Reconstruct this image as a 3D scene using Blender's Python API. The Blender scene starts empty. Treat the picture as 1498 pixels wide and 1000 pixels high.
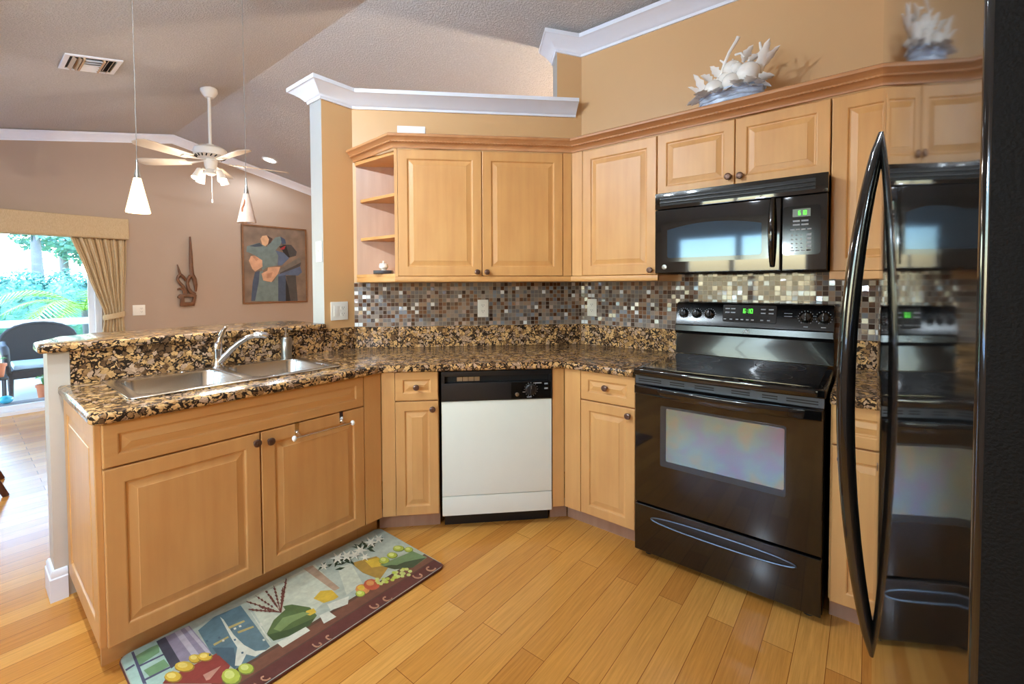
import bpy, bmesh, math, random
from mathutils import Vector, Matrix
random.seed(7)
S2 = math.sqrt(2.0); PI = math.pi
scene = bpy.context.scene
COL = scene.collection

# ------------------------------------------------------------------ camera
def setup_camera():
    f, cx, cy = 652.4623, 750.3925, 434.0303
    yaw, pitch, roll, H = math.radians(38.5791), math.radians(-1.6261), math.radians(-.2559), 1.3246
    fw = Vector((-math.sin(yaw)*math.cos(pitch), math.cos(yaw)*math.cos(pitch), math.sin(pitch)))
    rt = Vector((math.cos(yaw), math.sin(yaw), 0)); up = rt.cross(fw)
    r2 = rt*math.cos(roll)+up*math.sin(roll); u2 = up*math.cos(roll)-rt*math.sin(roll)
    cd = bpy.data.cameras.new('camera'); co = bpy.data.objects.new('camera', cd); COL.objects.link(co)
    m = Matrix((( r2.x,u2.x,-fw.x,0),(r2.y,u2.y,-fw.y,0),(r2.z,u2.z,-fw.z,H),(0,0,0,1)))
    co.matrix_world = m
    cd.sensor_width = 36; cd.sensor_fit = 'HORIZONTAL'; cd.lens = f/1498*36
    cd.shift_x = (749-cx)/1498; cd.shift_y = (cy-500)/1498
    cd.clip_start = .02; cd.clip_end = 200
    scene.camera = co
setup_camera()

# ------------------------------------------------------------------ light, sky, exposure
scene.view_settings.view_transform = 'Standard'; scene.view_settings.look = 'None'
scene.view_settings.gamma = 1; scene.view_settings.use_curve_mapping = False
scene.view_settings.exposure = 0.0
W = bpy.data.worlds.new('world'); scene.world = W; W.use_nodes = True
wn = W.node_tree; bg = wn.nodes['Background']
sky = wn.nodes.new('ShaderNodeTexSky'); sky.sky_type = 'NISHITA'; sky.sun_disc = False
sky.sun_elevation = math.radians(48); sky.sun_rotation = math.radians(120); sky.air_density = 1.3; sky.dust_density = .3; sky.ozone_density = 3
wn.links.new(sky.outputs[0], bg.inputs[0]); bg.inputs[1].default_value = 2.6

def light(name, kind, loc, energy, color=(1,1,1), size=.1, rot=None, **kw):
    d = bpy.data.lights.new(name, kind); d.energy = energy; d.color = color
    if kind in ('POINT', 'SPOT'): d.shadow_soft_size = size
    for k, v in kw.items(): setattr(d, k, v)
    o = bpy.data.objects.new(name, d); COL.objects.link(o); o.location = loc
    if rot: o.rotation_euler = rot
    return o
light('sun', 'SUN', (-12, 2, 12), 14.0, (.86, .96, 1.12), rot=(math.radians(14), 0, math.radians(-20)), angle=.01)
# sky portals in the two glazed openings and the added back window
light('sliding_door_portal', 'AREA', (-6.95, -.3, 1.0), 1, rot=(0, -PI/2, 0), shape='RECTANGLE', size=2.0, size_y=2.7).data.cycles.is_portal = True
light('back_window_portal', 'AREA', (-1.5, -2.73, 1.45), 1, rot=(PI/2, 0, 0), shape='RECTANGLE', size=2.4, size_y=1.4).data.cycles.is_portal = True
light('added_window_portal', 'AREA', (-5.75, -2.73, 1.05), 1, rot=(PI/2, 0, 0), shape='RECTANGLE', size=1.5, size_y=2.1).data.cycles.is_portal = True
WARM = (1.0, .90, .76); CANC = (.86, 1.0, 1.13)

# ------------------------------------------------------------------ materials
MATS = {}
def nm(name):
    m = bpy.data.materials.new(name); m.use_nodes = True; MATS[name] = m
    nt = m.node_tree; b = nt.nodes['Principled BSDF']
    return m, nt, b
def N(nt, t, **kw):
    n = nt.nodes.new(t)
    for k, v in kw.items(): setattr(n, k, v)
    return n
def ramp(nt, fac, stops, interp='LINEAR'):
    r = N(nt, 'ShaderNodeValToRGB'); r.color_ramp.interpolation = interp
    while len(r.color_ramp.elements) > 1: r.color_ramp.elements.remove(r.color_ramp.elements[-1])
    r.color_ramp.elements[0].position = stops[0][0]; r.color_ramp.elements[0].color = (*stops[0][1], 1)
    for p, c in stops[1:]:
        e = r.color_ramp.elements.new(p); e.color = (*c, 1)
    nt.links.new(fac, r.inputs[0]); return r.outputs[0]
def s(r, g, b):   # sRGB 0-255 -> linear
    return tuple(((c/255)/12.92 if c/255 <= .04045 else ((c/255+.055)/1.055)**2.4) for c in (r, g, b))
def noise(nt, vec, scale, detail=3, rough=.5):
    n = N(nt, 'ShaderNodeTexNoise'); n.inputs['Scale'].default_value = scale
    n.inputs['Detail'].default_value = detail; n.inputs['Roughness'].default_value = rough
    if vec is not None: nt.links.new(vec, n.inputs['Vector'])
    return n
def mapping(nt, scale=(1,1,1), rot=(0,0,0), kind='Object'):
    tc = N(nt, 'ShaderNodeTexCoord'); mp = N(nt, 'ShaderNodeMapping')
    mp.inputs['Scale'].default_value = scale; mp.inputs['Rotation'].default_value = rot
    nt.links.new(tc.outputs[kind], mp.inputs[0]); return mp.outputs[0]
def bump(nt, b, h, strength=.2, dist=.01):
    bp = N(nt, 'ShaderNodeBump'); bp.inputs['Strength'].default_value = strength; bp.inputs['Distance'].default_value = dist
    nt.links.new(h, bp.inputs['Height']); nt.links.new(bp.outputs[0], b.inputs['Normal']); return bp
def simple(name, col, rough=.5, metal=0, coat=0, var=.06, vscale=9, bumpv=0, bscale=60, spec=.5):
    m, nt, b = nm(name)
    v = mapping(nt)
    n = noise(nt, v, vscale)
    c = ramp(nt, n.outputs[0], [(.3, tuple(x*(1-var) for x in col)), (.7, tuple(min(1, x*(1+var)) for x in col))])
    nt.links.new(c, b.inputs['Base Color'])
    b.inputs['Roughness'].default_value = rough; b.inputs['Metallic'].default_value = metal
    b.inputs['Coat Weight'].default_value = coat; b.inputs['Coat Roughness'].default_value = .05
    b.inputs['Specular IOR Level'].default_value = spec
    if bumpv:
        n2 = noise(nt, v, bscale, 4); bump(nt, b, n2.outputs[0], bumpv, .004)
    return m
def emit(name, col, strength):
    m, nt, b = nm(name)
    b.inputs['Base Color'].default_value = (*col, 1); b.inputs['Emission Color'].default_value = (*col, 1)
    b.inputs['Emission Strength'].default_value = strength
    return m
def maple(name, light_c, dark_c, axis='z'):
    m, nt, b = nm(name)
    sc = {'z': (14, 14, .9), 'x': (.9, 14, 14), 'y': (14, .9, 14)}[axis]
    v = mapping(nt, sc); n = noise(nt, v, 2.4, 5, .5)
    v2 = mapping(nt, {'z': (5, 5, 1.6), 'x': (1.6, 5, 5), 'y': (5, 1.6, 5)}[axis]); n2 = noise(nt, v2, 1.6, 3)
    mx = N(nt, 'ShaderNodeMath', operation='MULTIPLY_ADD'); mx.inputs[1].default_value = .40
    nt.links.new(n.outputs[0], mx.inputs[0])
    m2 = N(nt, 'ShaderNodeMath', operation='MULTIPLY'); m2.inputs[1].default_value = .60
    nt.links.new(n2.outputs[0], m2.inputs[0]); nt.links.new(m2.outputs[0], mx.inputs[2])
    mid = tuple((a+c)/2 for a, c in zip(light_c, dark_c))
    c = ramp(nt, mx.outputs[0], [(.30, dark_c), (.5, mid), (.70, light_c)])
    nt.links.new(c, b.inputs['Base Color']); b.inputs['Roughness'].default_value = .42
    b.inputs['Coat Weight'].default_value = .10; b.inputs['Coat Roughness'].default_value = .3
    bump(nt, b, n.outputs[0], .03, .002)
    return m
maple('maple', s(222, 170, 106), s(204, 148, 88))
maple('maple_x', s(222, 170, 106), s(204, 148, 88), 'x')
maple('maple_dark', s(202, 146, 96), s(176, 118, 72), 'x')
maple('maple_inner', s(190, 150, 122), s(170, 128, 100))

def granite():
    m, nt, b = nm('granite')
    v = mapping(nt, (1, 1, 1))
    def warp(vec, sc, amt):
        d = noise(nt, vec, sc, 3); sb = N(nt, 'ShaderNodeVectorMath', operation='SUBTRACT'); sb.inputs[1].default_value = (.5, .5, .5)
        nt.links.new(d.outputs[1], sb.inputs[0]); sl = N(nt, 'ShaderNodeVectorMath', operation='SCALE'); sl.inputs[3].default_value = amt
        nt.links.new(sb.outputs[0], sl.inputs[0]); ad = N(nt, 'ShaderNodeVectorMath', operation='ADD')
        nt.links.new(vec, ad.inputs[0]); nt.links.new(sl.outputs[0], ad.inputs[1]); return ad.outputs[0]
    w1 = warp(warp(v, 14, .05), 70, .016)
    def vor(feat, sc):
        n = N(nt, 'ShaderNodeTexVoronoi', feature=feat); n.inputs['Scale'].default_value = sc; nt.links.new(w1, n.inputs['Vector']); return n
    vo, ve, vs = vor('F1', 46), vor('DISTANCE_TO_EDGE', 46), vor('F1', 140)
    sep = N(nt, 'ShaderNodeSeparateColor'); nt.links.new(vo.outputs['Color'], sep.inputs[0])
    c = ramp(nt, sep.outputs[0], [(0, s(104, 78, 54)), (.12, s(174, 134, 86)), (.28, s(202, 160, 106)), (.46, s(174, 143, 116)), (.62, s(216, 174, 118)), (.78, s(190, 158, 130)), (.90, s(150, 114, 76))], 'CONSTANT')
    sp2 = N(nt, 'ShaderNodeSeparateColor'); nt.links.new(vs.outputs['Color'], sp2.inputs[0])
    gr = ramp(nt, sp2.outputs[0], [(0, (.55, .48, .42)), (.12, (.88, .85, .82)), (.5, (1.04, 1.02, 1)), (.85, (1.2, 1.18, 1.14))], 'CONSTANT')
    mg = N(nt, 'ShaderNodeMixRGB', blend_type='MULTIPLY'); mg.inputs[0].default_value = .85
    nt.links.new(c, mg.inputs[1]); nt.links.new(gr, mg.inputs[2])
    n3 = noise(nt, v, 26, 4, .6)
    th = N(nt, 'ShaderNodeMapRange'); th.inputs['From Min'].default_value = .38; th.inputs['From Max'].default_value = .72
    th.inputs['To Min'].default_value = .0; th.inputs['To Max'].default_value = .32; nt.links.new(n3.outputs[0], th.inputs[0])
    lt = N(nt, 'ShaderNodeMath', operation='LESS_THAN'); nt.links.new(ve.outputs[0], lt.inputs[0]); nt.links.new(th.outputs[0], lt.inputs[1])
    fl = N(nt, 'ShaderNodeMath', operation='MULTIPLY'); nt.links.new(lt.outputs[0], fl.inputs[0])
    spk = ramp(nt, sp2.outputs[1], [(0, (0, 0, 0)), (.22, (1, 1, 1))], 'CONSTANT'); nt.links.new(spk, fl.inputs[1])
    mk = N(nt, 'ShaderNodeMixRGB'); nt.links.new(fl.outputs[0], mk.inputs[0]); nt.links.new(mg.outputs[0], mk.inputs[1])
    mk.inputs[2].default_value = (*s(48, 37, 29), 1)
    nt.links.new(mk.outputs[0], b.inputs['Base Color'])
    b.inputs['Roughness'].default_value = .16; b.inputs['Specular IOR Level'].default_value = .28
granite()

def mosaic():
    m, nt, b = nm('mosaic_tile')
    v = mapping(nt, (1/.0262,)*3)
    fl = N(nt, 'ShaderNodeVectorMath', operation='FLOOR'); nt.links.new(v, fl.inputs[0])
    # flatten the depth axis so each tile stays one colour
    mu = N(nt, 'ShaderNodeVectorMath', operation='MULTIPLY'); mu.inputs[1].default_value = (1, 0, 1); nt.links.new(fl.outputs[0], mu.inputs[0])
    w = N(nt, 'ShaderNodeTexWhiteNoise', noise_dimensions='3D'); nt.links.new(mu.outputs[0], w.inputs[0])
    pal = [(0, s(86, 52, 32)), (.10, s(122, 86, 62)), (.20, s(122, 114, 110)), (.36, s(146, 132, 122)), (.50, s(100, 86, 78)), (.60, s(160, 134, 114)), (.68, s(116, 114, 118)), (.80, s(64, 46, 38)), (.87, s(184, 162, 150)), (.915, s(136, 142, 152)), (.965, s(236, 238, 240))]
    c = ramp(nt, w.outputs[0], pal, 'CONSTANT')
    fr = N(nt, 'ShaderNodeVectorMath', operation='FRACTION'); nt.links.new(v, fr.inputs[0])
    sp = N(nt, 'ShaderNodeSeparateXYZ'); nt.links.new(fr.outputs[0], sp.inputs[0])
    def edge(o):
        a = N(nt, 'ShaderNodeMath', operation='SUBTRACT'); a.inputs[1].default_value = .5; nt.links.new(o, a.inputs[0])
        ab = N(nt, 'ShaderNodeMath', operation='ABSOLUTE'); nt.links.new(a.outputs[0], ab.inputs[0]); return ab.outputs[0]
    mxx = N(nt, 'ShaderNodeMath', operation='MAXIMUM'); nt.links.new(edge(sp.outputs[0]), mxx.inputs[0]); nt.links.new(edge(sp.outputs[2]), mxx.inputs[1])
    g = N(nt, 'ShaderNodeMath', operation='GREATER_THAN'); g.inputs[1].default_value = .445; nt.links.new(mxx.outputs[0], g.inputs[0])
    mk = N(nt, 'ShaderNodeMixRGB'); nt.links.new(g.outputs[0], mk.inputs[0]); nt.links.new(c, mk.inputs[1]); mk.inputs[2].default_value = (*s(150, 138, 126), 1)
    nt.links.new(mk.outputs[0], b.inputs['Base Color'])
    r = N(nt, 'ShaderNodeMath', operation='MULTIPLY_ADD'); r.inputs[1].default_value = .6; r.inputs[2].default_value = .08
    nt.links.new(g.outputs[0], r.inputs[0]); nt.links.new(r.outputs[0], b.inputs['Roughness'])
    # every tile is set at a slightly different tilt
    ge = N(nt, 'ShaderNodeNewGeometry')
    sb = N(nt, 'ShaderNodeVectorMath', operation='SUBTRACT'); sb.inputs[1].default_value = (.5, .5, .5); nt.links.new(w.outputs[1], sb.inputs[0])
    sc = N(nt, 'ShaderNodeVectorMath', operation='SCALE'); sc.inputs[3].default_value = .20; nt.links.new(sb.outputs[0], sc.inputs[0])
    ad = N(nt, 'ShaderNodeVectorMath', operation='ADD'); nt.links.new(ge.outputs['Normal'], ad.inputs[0]); nt.links.new(sc.outputs[0], ad.inputs[1])
    no = N(nt, 'ShaderNodeVectorMath', operation='NORMALIZE'); nt.links.new(ad.outputs[0], no.inputs[0])
    nt.links.new(no.outputs[0], b.inputs['Normal'])
    b.inputs['Coat Weight'].default_value = .5; b.inputs['Coat Roughness'].default_value = .03
mosaic()

def floor_mat():
    m, nt, b = nm('bamboo_floor')
    # planks run along Y: brick texture with its rows across X
    v = mapping(nt, (1, 1, 1), (0, 0, PI/2))
    br = N(nt, 'ShaderNodeTexBrick'); nt.links.new(v, br.inputs['Vector'])
    br.offset = .37; br.offset_frequency = 2; br.squash = 1
    br.inputs['Scale'].default_value = 1; br.inputs['Brick Width'].default_value = .92; br.inputs['Row Height'].default_value = .097
    br.inputs['Mortar Size'].default_value = .0011; br.inputs['Mortar Smooth'].default_value = .3; br.inputs['Bias'].default_value = 0
    br.inputs['Color1'].default_value = (0, 0, 0, 1); br.inputs['Color2'].default_value = (1, 1, 1, 1); br.inputs['Mortar'].default_value = (.5, .5, .5, 1)
    base = ramp(nt, br.outputs['Color'], [(0, s(196, 132, 60)), (.5, s(210, 148, 70)), (1, s(224, 166, 86))])
    v2 = mapping(nt, (60, 2.2, 60)); n = noise(nt, v2, 2.2, 5, .65)
    mg = N(nt, 'ShaderNodeMixRGB', blend_type='MULTIPLY'); mg.inputs[0].default_value = 1
    nt.links.new(base, mg.inputs[1]); nt.links.new(ramp(nt, n.outputs[0], [(.3, (.80, .76, .72)), (.65, (1.06, 1.05, 1.04))]), mg.inputs[2])
    mk = N(nt, 'ShaderNodeMixRGB'); nt.links.new(br.outputs['Fac'], mk.inputs[0]); nt.links.new(mg.outputs[0], mk.inputs[1]); mk.inputs[2].default_value = (*s(120, 66, 24), 1)
    nt.links.new(mk.outputs[0], b.inputs['Base Color'])
    b.inputs['Roughness'].default_value = .19; b.inputs['Specular IOR Level'].default_value = .26
    iv = N(nt, 'ShaderNodeMath', operation='SUBTRACT'); iv.inputs[0].default_value = 1; nt.links.new(br.outputs['Fac'], iv.inputs[1])
    bump(nt, b, iv.outputs[0], .25, .002)
floor_mat()

def ceiling_mat():
    m, nt, b = nm('knockdown_ceiling')
    v = mapping(nt); n = noise(nt, v, 85, 4, .55)
    c = ramp(nt, n.outputs[0], [(.3, s(192, 187, 182)), (.7, s(208, 203, 198))])
    nt.links.new(c, b.inputs['Base Color']); b.inputs['Roughness'].default_value = .9
    h = ramp(nt, n.outputs[0], [(.42, (0, 0, 0)), (.58, (1, 1, 1))])
    bump(nt, b, h, .8, .006)
ceiling_mat()
simple('kitchen_paint', s(216, 172, 120), .42, var=.02, vscale=2, bumpv=.03, bscale=90)
simple('living_paint', s(174, 152, 134), .6, var=.02, vscale=2, bumpv=.03, bscale=90)
simple('trim_white', s(236, 240, 248), .35, var=.015)
simple('wall_white', s(172, 171, 168), .55, var=.02)
simple('bronze', s(116, 92, 82), .28, .75, var=.15, vscale=40)
simple('black_gloss', s(14, 13, 13), .06, coat=.6, var=.1)
simple('black_plastic', s(26, 27, 30), .32, var=.1, bumpv=.02, bscale=300)
simple('black_side', s(13, 11, 10), .62, var=.08, bumpv=.2, bscale=500, spec=.12)
simple('black_slot', s(6, 6, 7), .6)
simple('cooktop_glass', s(16, 16, 18), .08, coat=.5)
simple('burner_mark', s(104, 100, 92), .3)
simple('black_enamel', s(15, 14, 15), .2, coat=.25, var=.1)
simple('panel_black', s(13, 13, 15), .09)
simple('cord_grey', s(112, 104, 96), .5)
simple('blade_cream', s(200, 184, 164), .4, var=.02)
simple('cream_enamel', s(238, 240, 226), .25, var=.01, coat=.3)
simple('grey_print', s(150, 152, 156), .5)
simple('white_print', s(226, 228, 230), .5)
simple('chrome', s(225, 226, 228), .07, 1, var=.02)
simple('dark_chrome', s(90, 80, 70), .2, 1)
simple('nickel', s(176, 176, 172), .3, 1)
simple('white_plastic', s(240, 240, 236), .35, var=.01)
simple('plate_white', s(238, 236, 228), .3, var=.01)
simple('plate_grey', s(196, 192, 184), .4)  # plain light grey, used for the seam of the white box
simple('ceramic_white', s(244, 239, 231), .18, var=.04, vscale=30, coat=.4)
simple('ceramic_blue', s(186, 200, 220), .3, var=.12, vscale=60)
simple('black_box', s(34, 24, 18), .3)
simple('fan_white', s(232, 226, 214), .35, var=.01)
simple('frame_wood', s(126, 84, 52), .45, var=.12, vscale=25)
simple('carved_wood', s(104, 64, 36), .5, var=.2, vscale=30, bumpv=.2)
simple('chair_wood', s(78, 38, 24), .3, var=.15)
simple('chair_fabric', s(170, 132, 96), .8)
simple('terracotta', s(196, 112, 76), .7, var=.1)
simple('leaf_green', s(70, 150, 56), .45, var=.25, vscale=6)
simple('palm_green', s(116, 160, 50), .45, var=.25, vscale=5)
simple('pony_paint', s(206, 198, 186), .55, var=.02)
simple('rim_metal', s(92, 98, 106), .3, .8)
simple('vent_steel', s(84, 90, 98), .3, .6)
simple('hedge_green', s(84, 138, 130), .6, var=.35, vscale=5)
simple('wicker', s(44, 42, 48), .55, var=.25, vscale=60, bumpv=.6, bscale=120)
simple('cushion_blue', s(176, 196, 214), .8, var=.05)
simple('bark', s(96, 100, 108), .85, var=.15, vscale=8, bumpv=.3)
simple('patio_tile', s(206, 202, 198), .5, var=.05)
simple('patio_dark', s(128, 128, 136), .5)
simple('lawn', s(128, 150, 96), .9, var=.2, vscale=3)
simple('concrete', s(222, 216, 206), .8, var=.04)
simple('bounce_blue', s(184, 206, 232), .8, var=.05)  # blue picked so the added ground bounces bluish light indoors
simple('turquoise', s(30, 150, 176), .15, coat=.5)
simple('dark_metal', s(60, 62, 66), .4, .6)
simple('vent_tan', s(196, 168, 136), .4)
simple('pendant_unlit', s(226, 200, 184), .3, var=.08, vscale=40)
simple('box_white', s(238, 238, 238), .5, var=.01)

def fabric(name, c1, c2):
    m, nt, b = nm(name)
    v = mapping(nt, (30, 260, 260)); n = noise(nt, v, 1.5, 3)
    v2 = mapping(nt, (260, 260, 30)); n2 = noise(nt, v2, 1.5, 3)
    mu = N(nt, 'ShaderNodeMath', operation='ADD'); nt.links.new(n.outputs[0], mu.inputs[0]); nt.links.new(n2.outputs[0], mu.inputs[1])
    hf = N(nt, 'ShaderNodeMath', operation='MULTIPLY'); hf.inputs[1].default_value = .5; nt.links.new(mu.outputs[0], hf.inputs[0])
    nt.links.new(ramp(nt, hf.outputs[0], [(.35, c2), (.65, c1)]), b.inputs['Base Color']); b.inputs['Roughness'].default_value = .85
    bump(nt, b, hf.outputs[0], .2, .002)
fabric('drape', s(206, 182, 146), s(178, 152, 114))
fabric('mat_fabric', s(190, 200, 190), s(180, 190, 180))

def steel():
    m, nt, b = nm('brushed_steel')
    v = mapping(nt, (6, 260, 260)); n = noise(nt, v, 2, 3)
    nt.links.new(ramp(nt, n.outputs[0], [(.3, s(190, 187, 182)), (.7, s(220, 218, 214))]), b.inputs['Base Color'])
    b.inputs['Metallic'].default_value = 1; b.inputs['Roughness'].default_value = .24
    bump(nt, b, n.outputs[0], .04, .001)
steel()
def pane_glass():
    m, nt, b = nm('pane_glass')
    out = nt.nodes['Material Output']
    tr = N(nt, 'ShaderNodeBsdfTransparent'); tr.inputs[0].default_value = (.96, .99, .99, 1)
    gl = N(nt, 'ShaderNodeBsdfGlossy'); gl.inputs['Roughness'].default_value = .02
    fr = N(nt, 'ShaderNodeFresnel'); fr.inputs[0].default_value = 1.45
    mx = N(nt, 'ShaderNodeMixShader'); nt.links.new(fr.outputs[0], mx.inputs[0]); nt.links.new(tr.outputs[0], mx.inputs[1]); nt.links.new(gl.outputs[0], mx.inputs[2])
    nt.links.new(mx.outputs[0], out.inputs[0])
pane_glass()
def oven_glass():
    m, nt, b = nm('oven_glass')
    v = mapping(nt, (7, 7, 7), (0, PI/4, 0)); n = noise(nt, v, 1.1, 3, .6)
    c = ramp(nt, n.outputs[0], [(.30, s(158, 150, 186)), (.42, s(146, 162, 188)), (.52, s(142, 178, 186)), (.62, s(164, 176, 166)), (.74, s(172, 160, 180))])  # iridescent sheen put into the base colour as pastel noise
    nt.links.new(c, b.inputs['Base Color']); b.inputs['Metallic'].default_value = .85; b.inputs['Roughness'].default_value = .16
oven_glass()
simple('oven_border', s(70, 72, 74), .12, .5)
simple('mw_window', s(70, 88, 106), .05, .6, var=.02)
simple('lcd', s(92, 100, 88), .3)
emit('green_led', (.12, 1.0, .05), 1.1)
emit('lamp_lens', (1, .9, .74), 9.0)
emit('pendant_glow', (1, .72, .40), 2.4)
emit('bulb_glow', (1, .86, .66), 14.0)

# ------------------------------------------------------------------ mesh helpers
class MB:
    def __init__(self):
        self.bm = bmesh.new(); self.mats = []
    def mi(self, m):
        if m is None: return 0
        if m not in self.mats: self.mats.append(m)
        return self.mats.index(m)
    def _tag(self, faces, m):
        i = self.mi(m)
        for f in faces: f.material_index = i
    def box(self, x0, x1, y0, y1, z0, z1, m=None, bev=0, seg=2):
        t = bmesh.new()
        vs = [t.verts.new((x, y, z)) for x in (x0, x1) for y in (y0, y1) for z in (z0, z1)]
        for f in ((0,1,3,2),(4,6,7,5),(0,4,5,1),(2,3,7,6),(0,2,6,4),(1,5,7,3)): t.faces.new([vs[i] for i in f])
        bmesh.ops.recalc_face_normals(t, faces=t.faces)
        if bev: bmesh.ops.bevel(t, geom=t.edges[:], offset=bev, segments=seg, affect='EDGES', profile=.7)
        self.merge(t, m); return self
    def merge(self, t, m=None, mat4=None):
        i = self.mi(m); mp = {}
        for v in t.verts: mp[v] = self.bm.verts.new(mat4 @ v.co if mat4 else v.co)
        for f in t.faces:
            try: g = self.bm.faces.new([mp[v] for v in f.verts])
            except ValueError: continue
            g.material_index = i
        t.free()
    def face(self, pts, m=None):
        f = self.bm.faces.new([self.bm.verts.new(p) for p in pts]); f.material_index = self.mi(m); return f
    def loops(self, rings, m=None, closed=True, cap0=False, cap1=False):
        i = self.mi(m)
        R = [[self.bm.verts.new(p) for p in r] for r in rings]
        for a, b in zip(R[:-1], R[1:]):
            n = len(a)
            for k in range(n if closed else n-1):
                f = self.bm.faces.new((a[k], a[(k+1) % n], b[(k+1) % n], b[k])); f.material_index = i
        if cap0: self.bm.faces.new(R[0][::-1]).material_index = i
        if cap1: self.bm.faces.new(R[-1]).material_index = i
        return self
    def lathe(self, prof, c=(0,0,0), ax='z', n=24, m=None, caps=True):
        rings = []
        for r, h in prof:
            ring = []
            for k in range(n):
                a = 2*PI*k/n; u, v = r*math.cos(a), r*math.sin(a)
                if ax == 'z': p = (c[0]+u, c[1]+v, c[2]+h)
                elif ax == 'y': p = (c[0]+u, c[1]+h, c[2]-v)
                else: p = (c[0]+h, c[1]+u, c[2]+v)
                ring.append(p)
            rings.append(ring)
        return self.loops(rings, m, True, caps, caps)
    def tube(self, pts, r, n=12, m=None, flat=None):
        pts = [Vector(p) for p in pts]; rings = []
        up = None
        for i, p in enumerate(pts):
            a = pts[max(i-1, 0)]; b = pts[min(i+1, len(pts)-1)]
            t = (b-a).normalized()
            if up is None:
                up = Vector((0, 0, 1)) if abs(t.z) < .9 else Vector((0, 1, 0))
            x = t.cross(up).normalized(); y = x.cross(t).normalized(); up = y
            rr = r[i] if isinstance(r, (list, tuple)) else r
            fx, fy = flat if flat else (1, 1)
            rings.append([p+x*rr*fx*math.cos(2*PI*k/n)+y*rr*fy*math.sin(2*PI*k/n) for k in range(n)])
        return self.loops(rings, m, True, True, True)
    def sphere(self, c, r, n=16, m=None, sc=(1,1,1)):
        t = bmesh.new(); bmesh.ops.create_uvsphere(t, u_segments=n, v_segments=max(6, n//2), radius=r)
        self.merge(t, m, Matrix.Translation(c) @ Matrix.Diagonal((*sc, 1))); return self
    def prism(self, poly, z0, z1, m=None, bev=0, seg=3, holes=(), bottom_bevel=True, plane='xy', mats=None):
        """polygon (with holes) extruded; plane 'xy' -> along z, 'yz' -> along x, 'xz' -> along y"""
        t = bmesh.new()
        for lp in [poly]+list(holes):
            vs = [t.verts.new((p[0], p[1], z0)) for p in lp]
            for k in range(len(vs)): t.edges.new((vs[k], vs[(k+1) % len(vs)]))
        if holes:
            bmesh.ops.triangle_fill(t, use_beauty=True, edges=t.edges[:])
        else:
            t.faces.new(t.verts[:])
        g = bmesh.ops.extrude_face_region(t, geom=t.faces[:]+t.edges[:]+t.verts[:])
        for v in [e for e in g['geom'] if isinstance(e, bmesh.types.BMVert)]: v.co.z = z1
        bmesh.ops.recalc_face_normals(t, faces=t.faces)
        if bev:
            es = [e for e in t.edges if len(e.link_faces) == 2 and e.calc_face_angle(0) > .3]
            bmesh.ops.bevel(t, geom=es, offset=bev, segments=seg, affect='EDGES', profile=.5)
        if plane == 'yz': M4 = Matrix(((0,0,1,0),(1,0,0,0),(0,1,0,0),(0,0,0,1)))
        elif plane == 'xz': M4 = Matrix(((1,0,0,0),(0,0,1,0),(0,1,0,0),(0,0,0,1)))
        else: M4 = Matrix.Identity(4)
        self.merge(t, m, M4); return self
    def build_split(self, name, m=None, parent=None, loc=(0,0,0), rot=(0,0,0), smooth=35):
        """every separate piece of the mesh becomes a part of its own"""
        self.bm.verts.index_update(); seen = set(); out = []
        for v0 in list(self.bm.verts):
            if v0 in seen: continue
            st_, isl = [v0], []
            seen.add(v0)
            while st_:
                v = st_.pop(); isl.append(v)
                for e in v.link_edges:
                    w = e.other_vert(v)
                    if w not in seen: seen.add(w); st_.append(w)
            q = MB(); q.mats = list(self.mats); mp = {v: q.bm.verts.new(v.co) for v in isl}
            for f in {f for v in isl for f in v.link_faces}: q.bm.faces.new([mp[v] for v in f.verts]).material_index = f.material_index
            out.append(q.build(name, m, parent, loc, rot, smooth))
        self.bm.free(); return out
    def transform(self, M4):
        bmesh.ops.transform(self.bm, matrix=M4, verts=self.bm.verts[:]); return self
    def build(self, name, m=None, parent=None, loc=(0,0,0), rot=(0,0,0), smooth=35, label=None):
        bmesh.ops.remove_doubles(self.bm, verts=self.bm.verts[:], dist=1e-6)
        bmesh.ops.recalc_face_normals(self.bm, faces=self.bm.faces[:])
        me = bpy.data.meshes.new(name); self.bm.to_mesh(me); self.bm.free()
        mats = self.mats if self.mats else [m]
        if m and self.mats and m not in self.mats and None in self.mats: mats = [x or m for x in self.mats]
        for x in mats: me.materials.append(MATS[x or m])
        if smooth:
            me.shade_smooth(); me.set_sharp_from_angle(angle=math.radians(smooth))
        o = bpy.data.objects.new(name, me); COL.objects.link(o)
        if parent is not None: o.parent = parent
        o.location = loc; o.rotation_euler = rot
        if label: o['label'] = label
        return o
def thing(name, label, cat, loc=(0,0,0), rz=0, group=None):
    o = bpy.data.objects.new(name, None); COL.objects.link(o); o.empty_display_size = .1
    o.location = loc; o.rotation_euler = (0, 0, rz); o['label'] = label; o['category'] = cat
    if group: o['group'] = group
    return o
def tag(o, label, cat, group=None, kind=None):
    o['label'] = label; o['category'] = cat
    if group: o['group'] = group
    if kind: o['kind'] = kind
    return o
def struct(o, label=None):
    o['kind'] = 'structure'
    if label: o['label'] = label
    return o
def copy_tree(o, parent=None):
    c = o.copy(); COL.objects.link(c)
    if parent is not None: c.parent = parent
    for ch in list(o.children): copy_tree(ch, c)
    return c
def rrect(x0, x1, y0, y1, r, n=5):
    out = []
    for cx, cy, a0 in ((x1-r, y1-r, 0), (x0+r, y1-r, PI/2), (x0+r, y0+r, PI), (x1-r, y0+r, 1.5*PI)):
        for k in range(n+1):
            a = a0+PI/2*k/n; out.append((cx+r*math.cos(a), cy+r*math.sin(a)))
    return out
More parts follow.
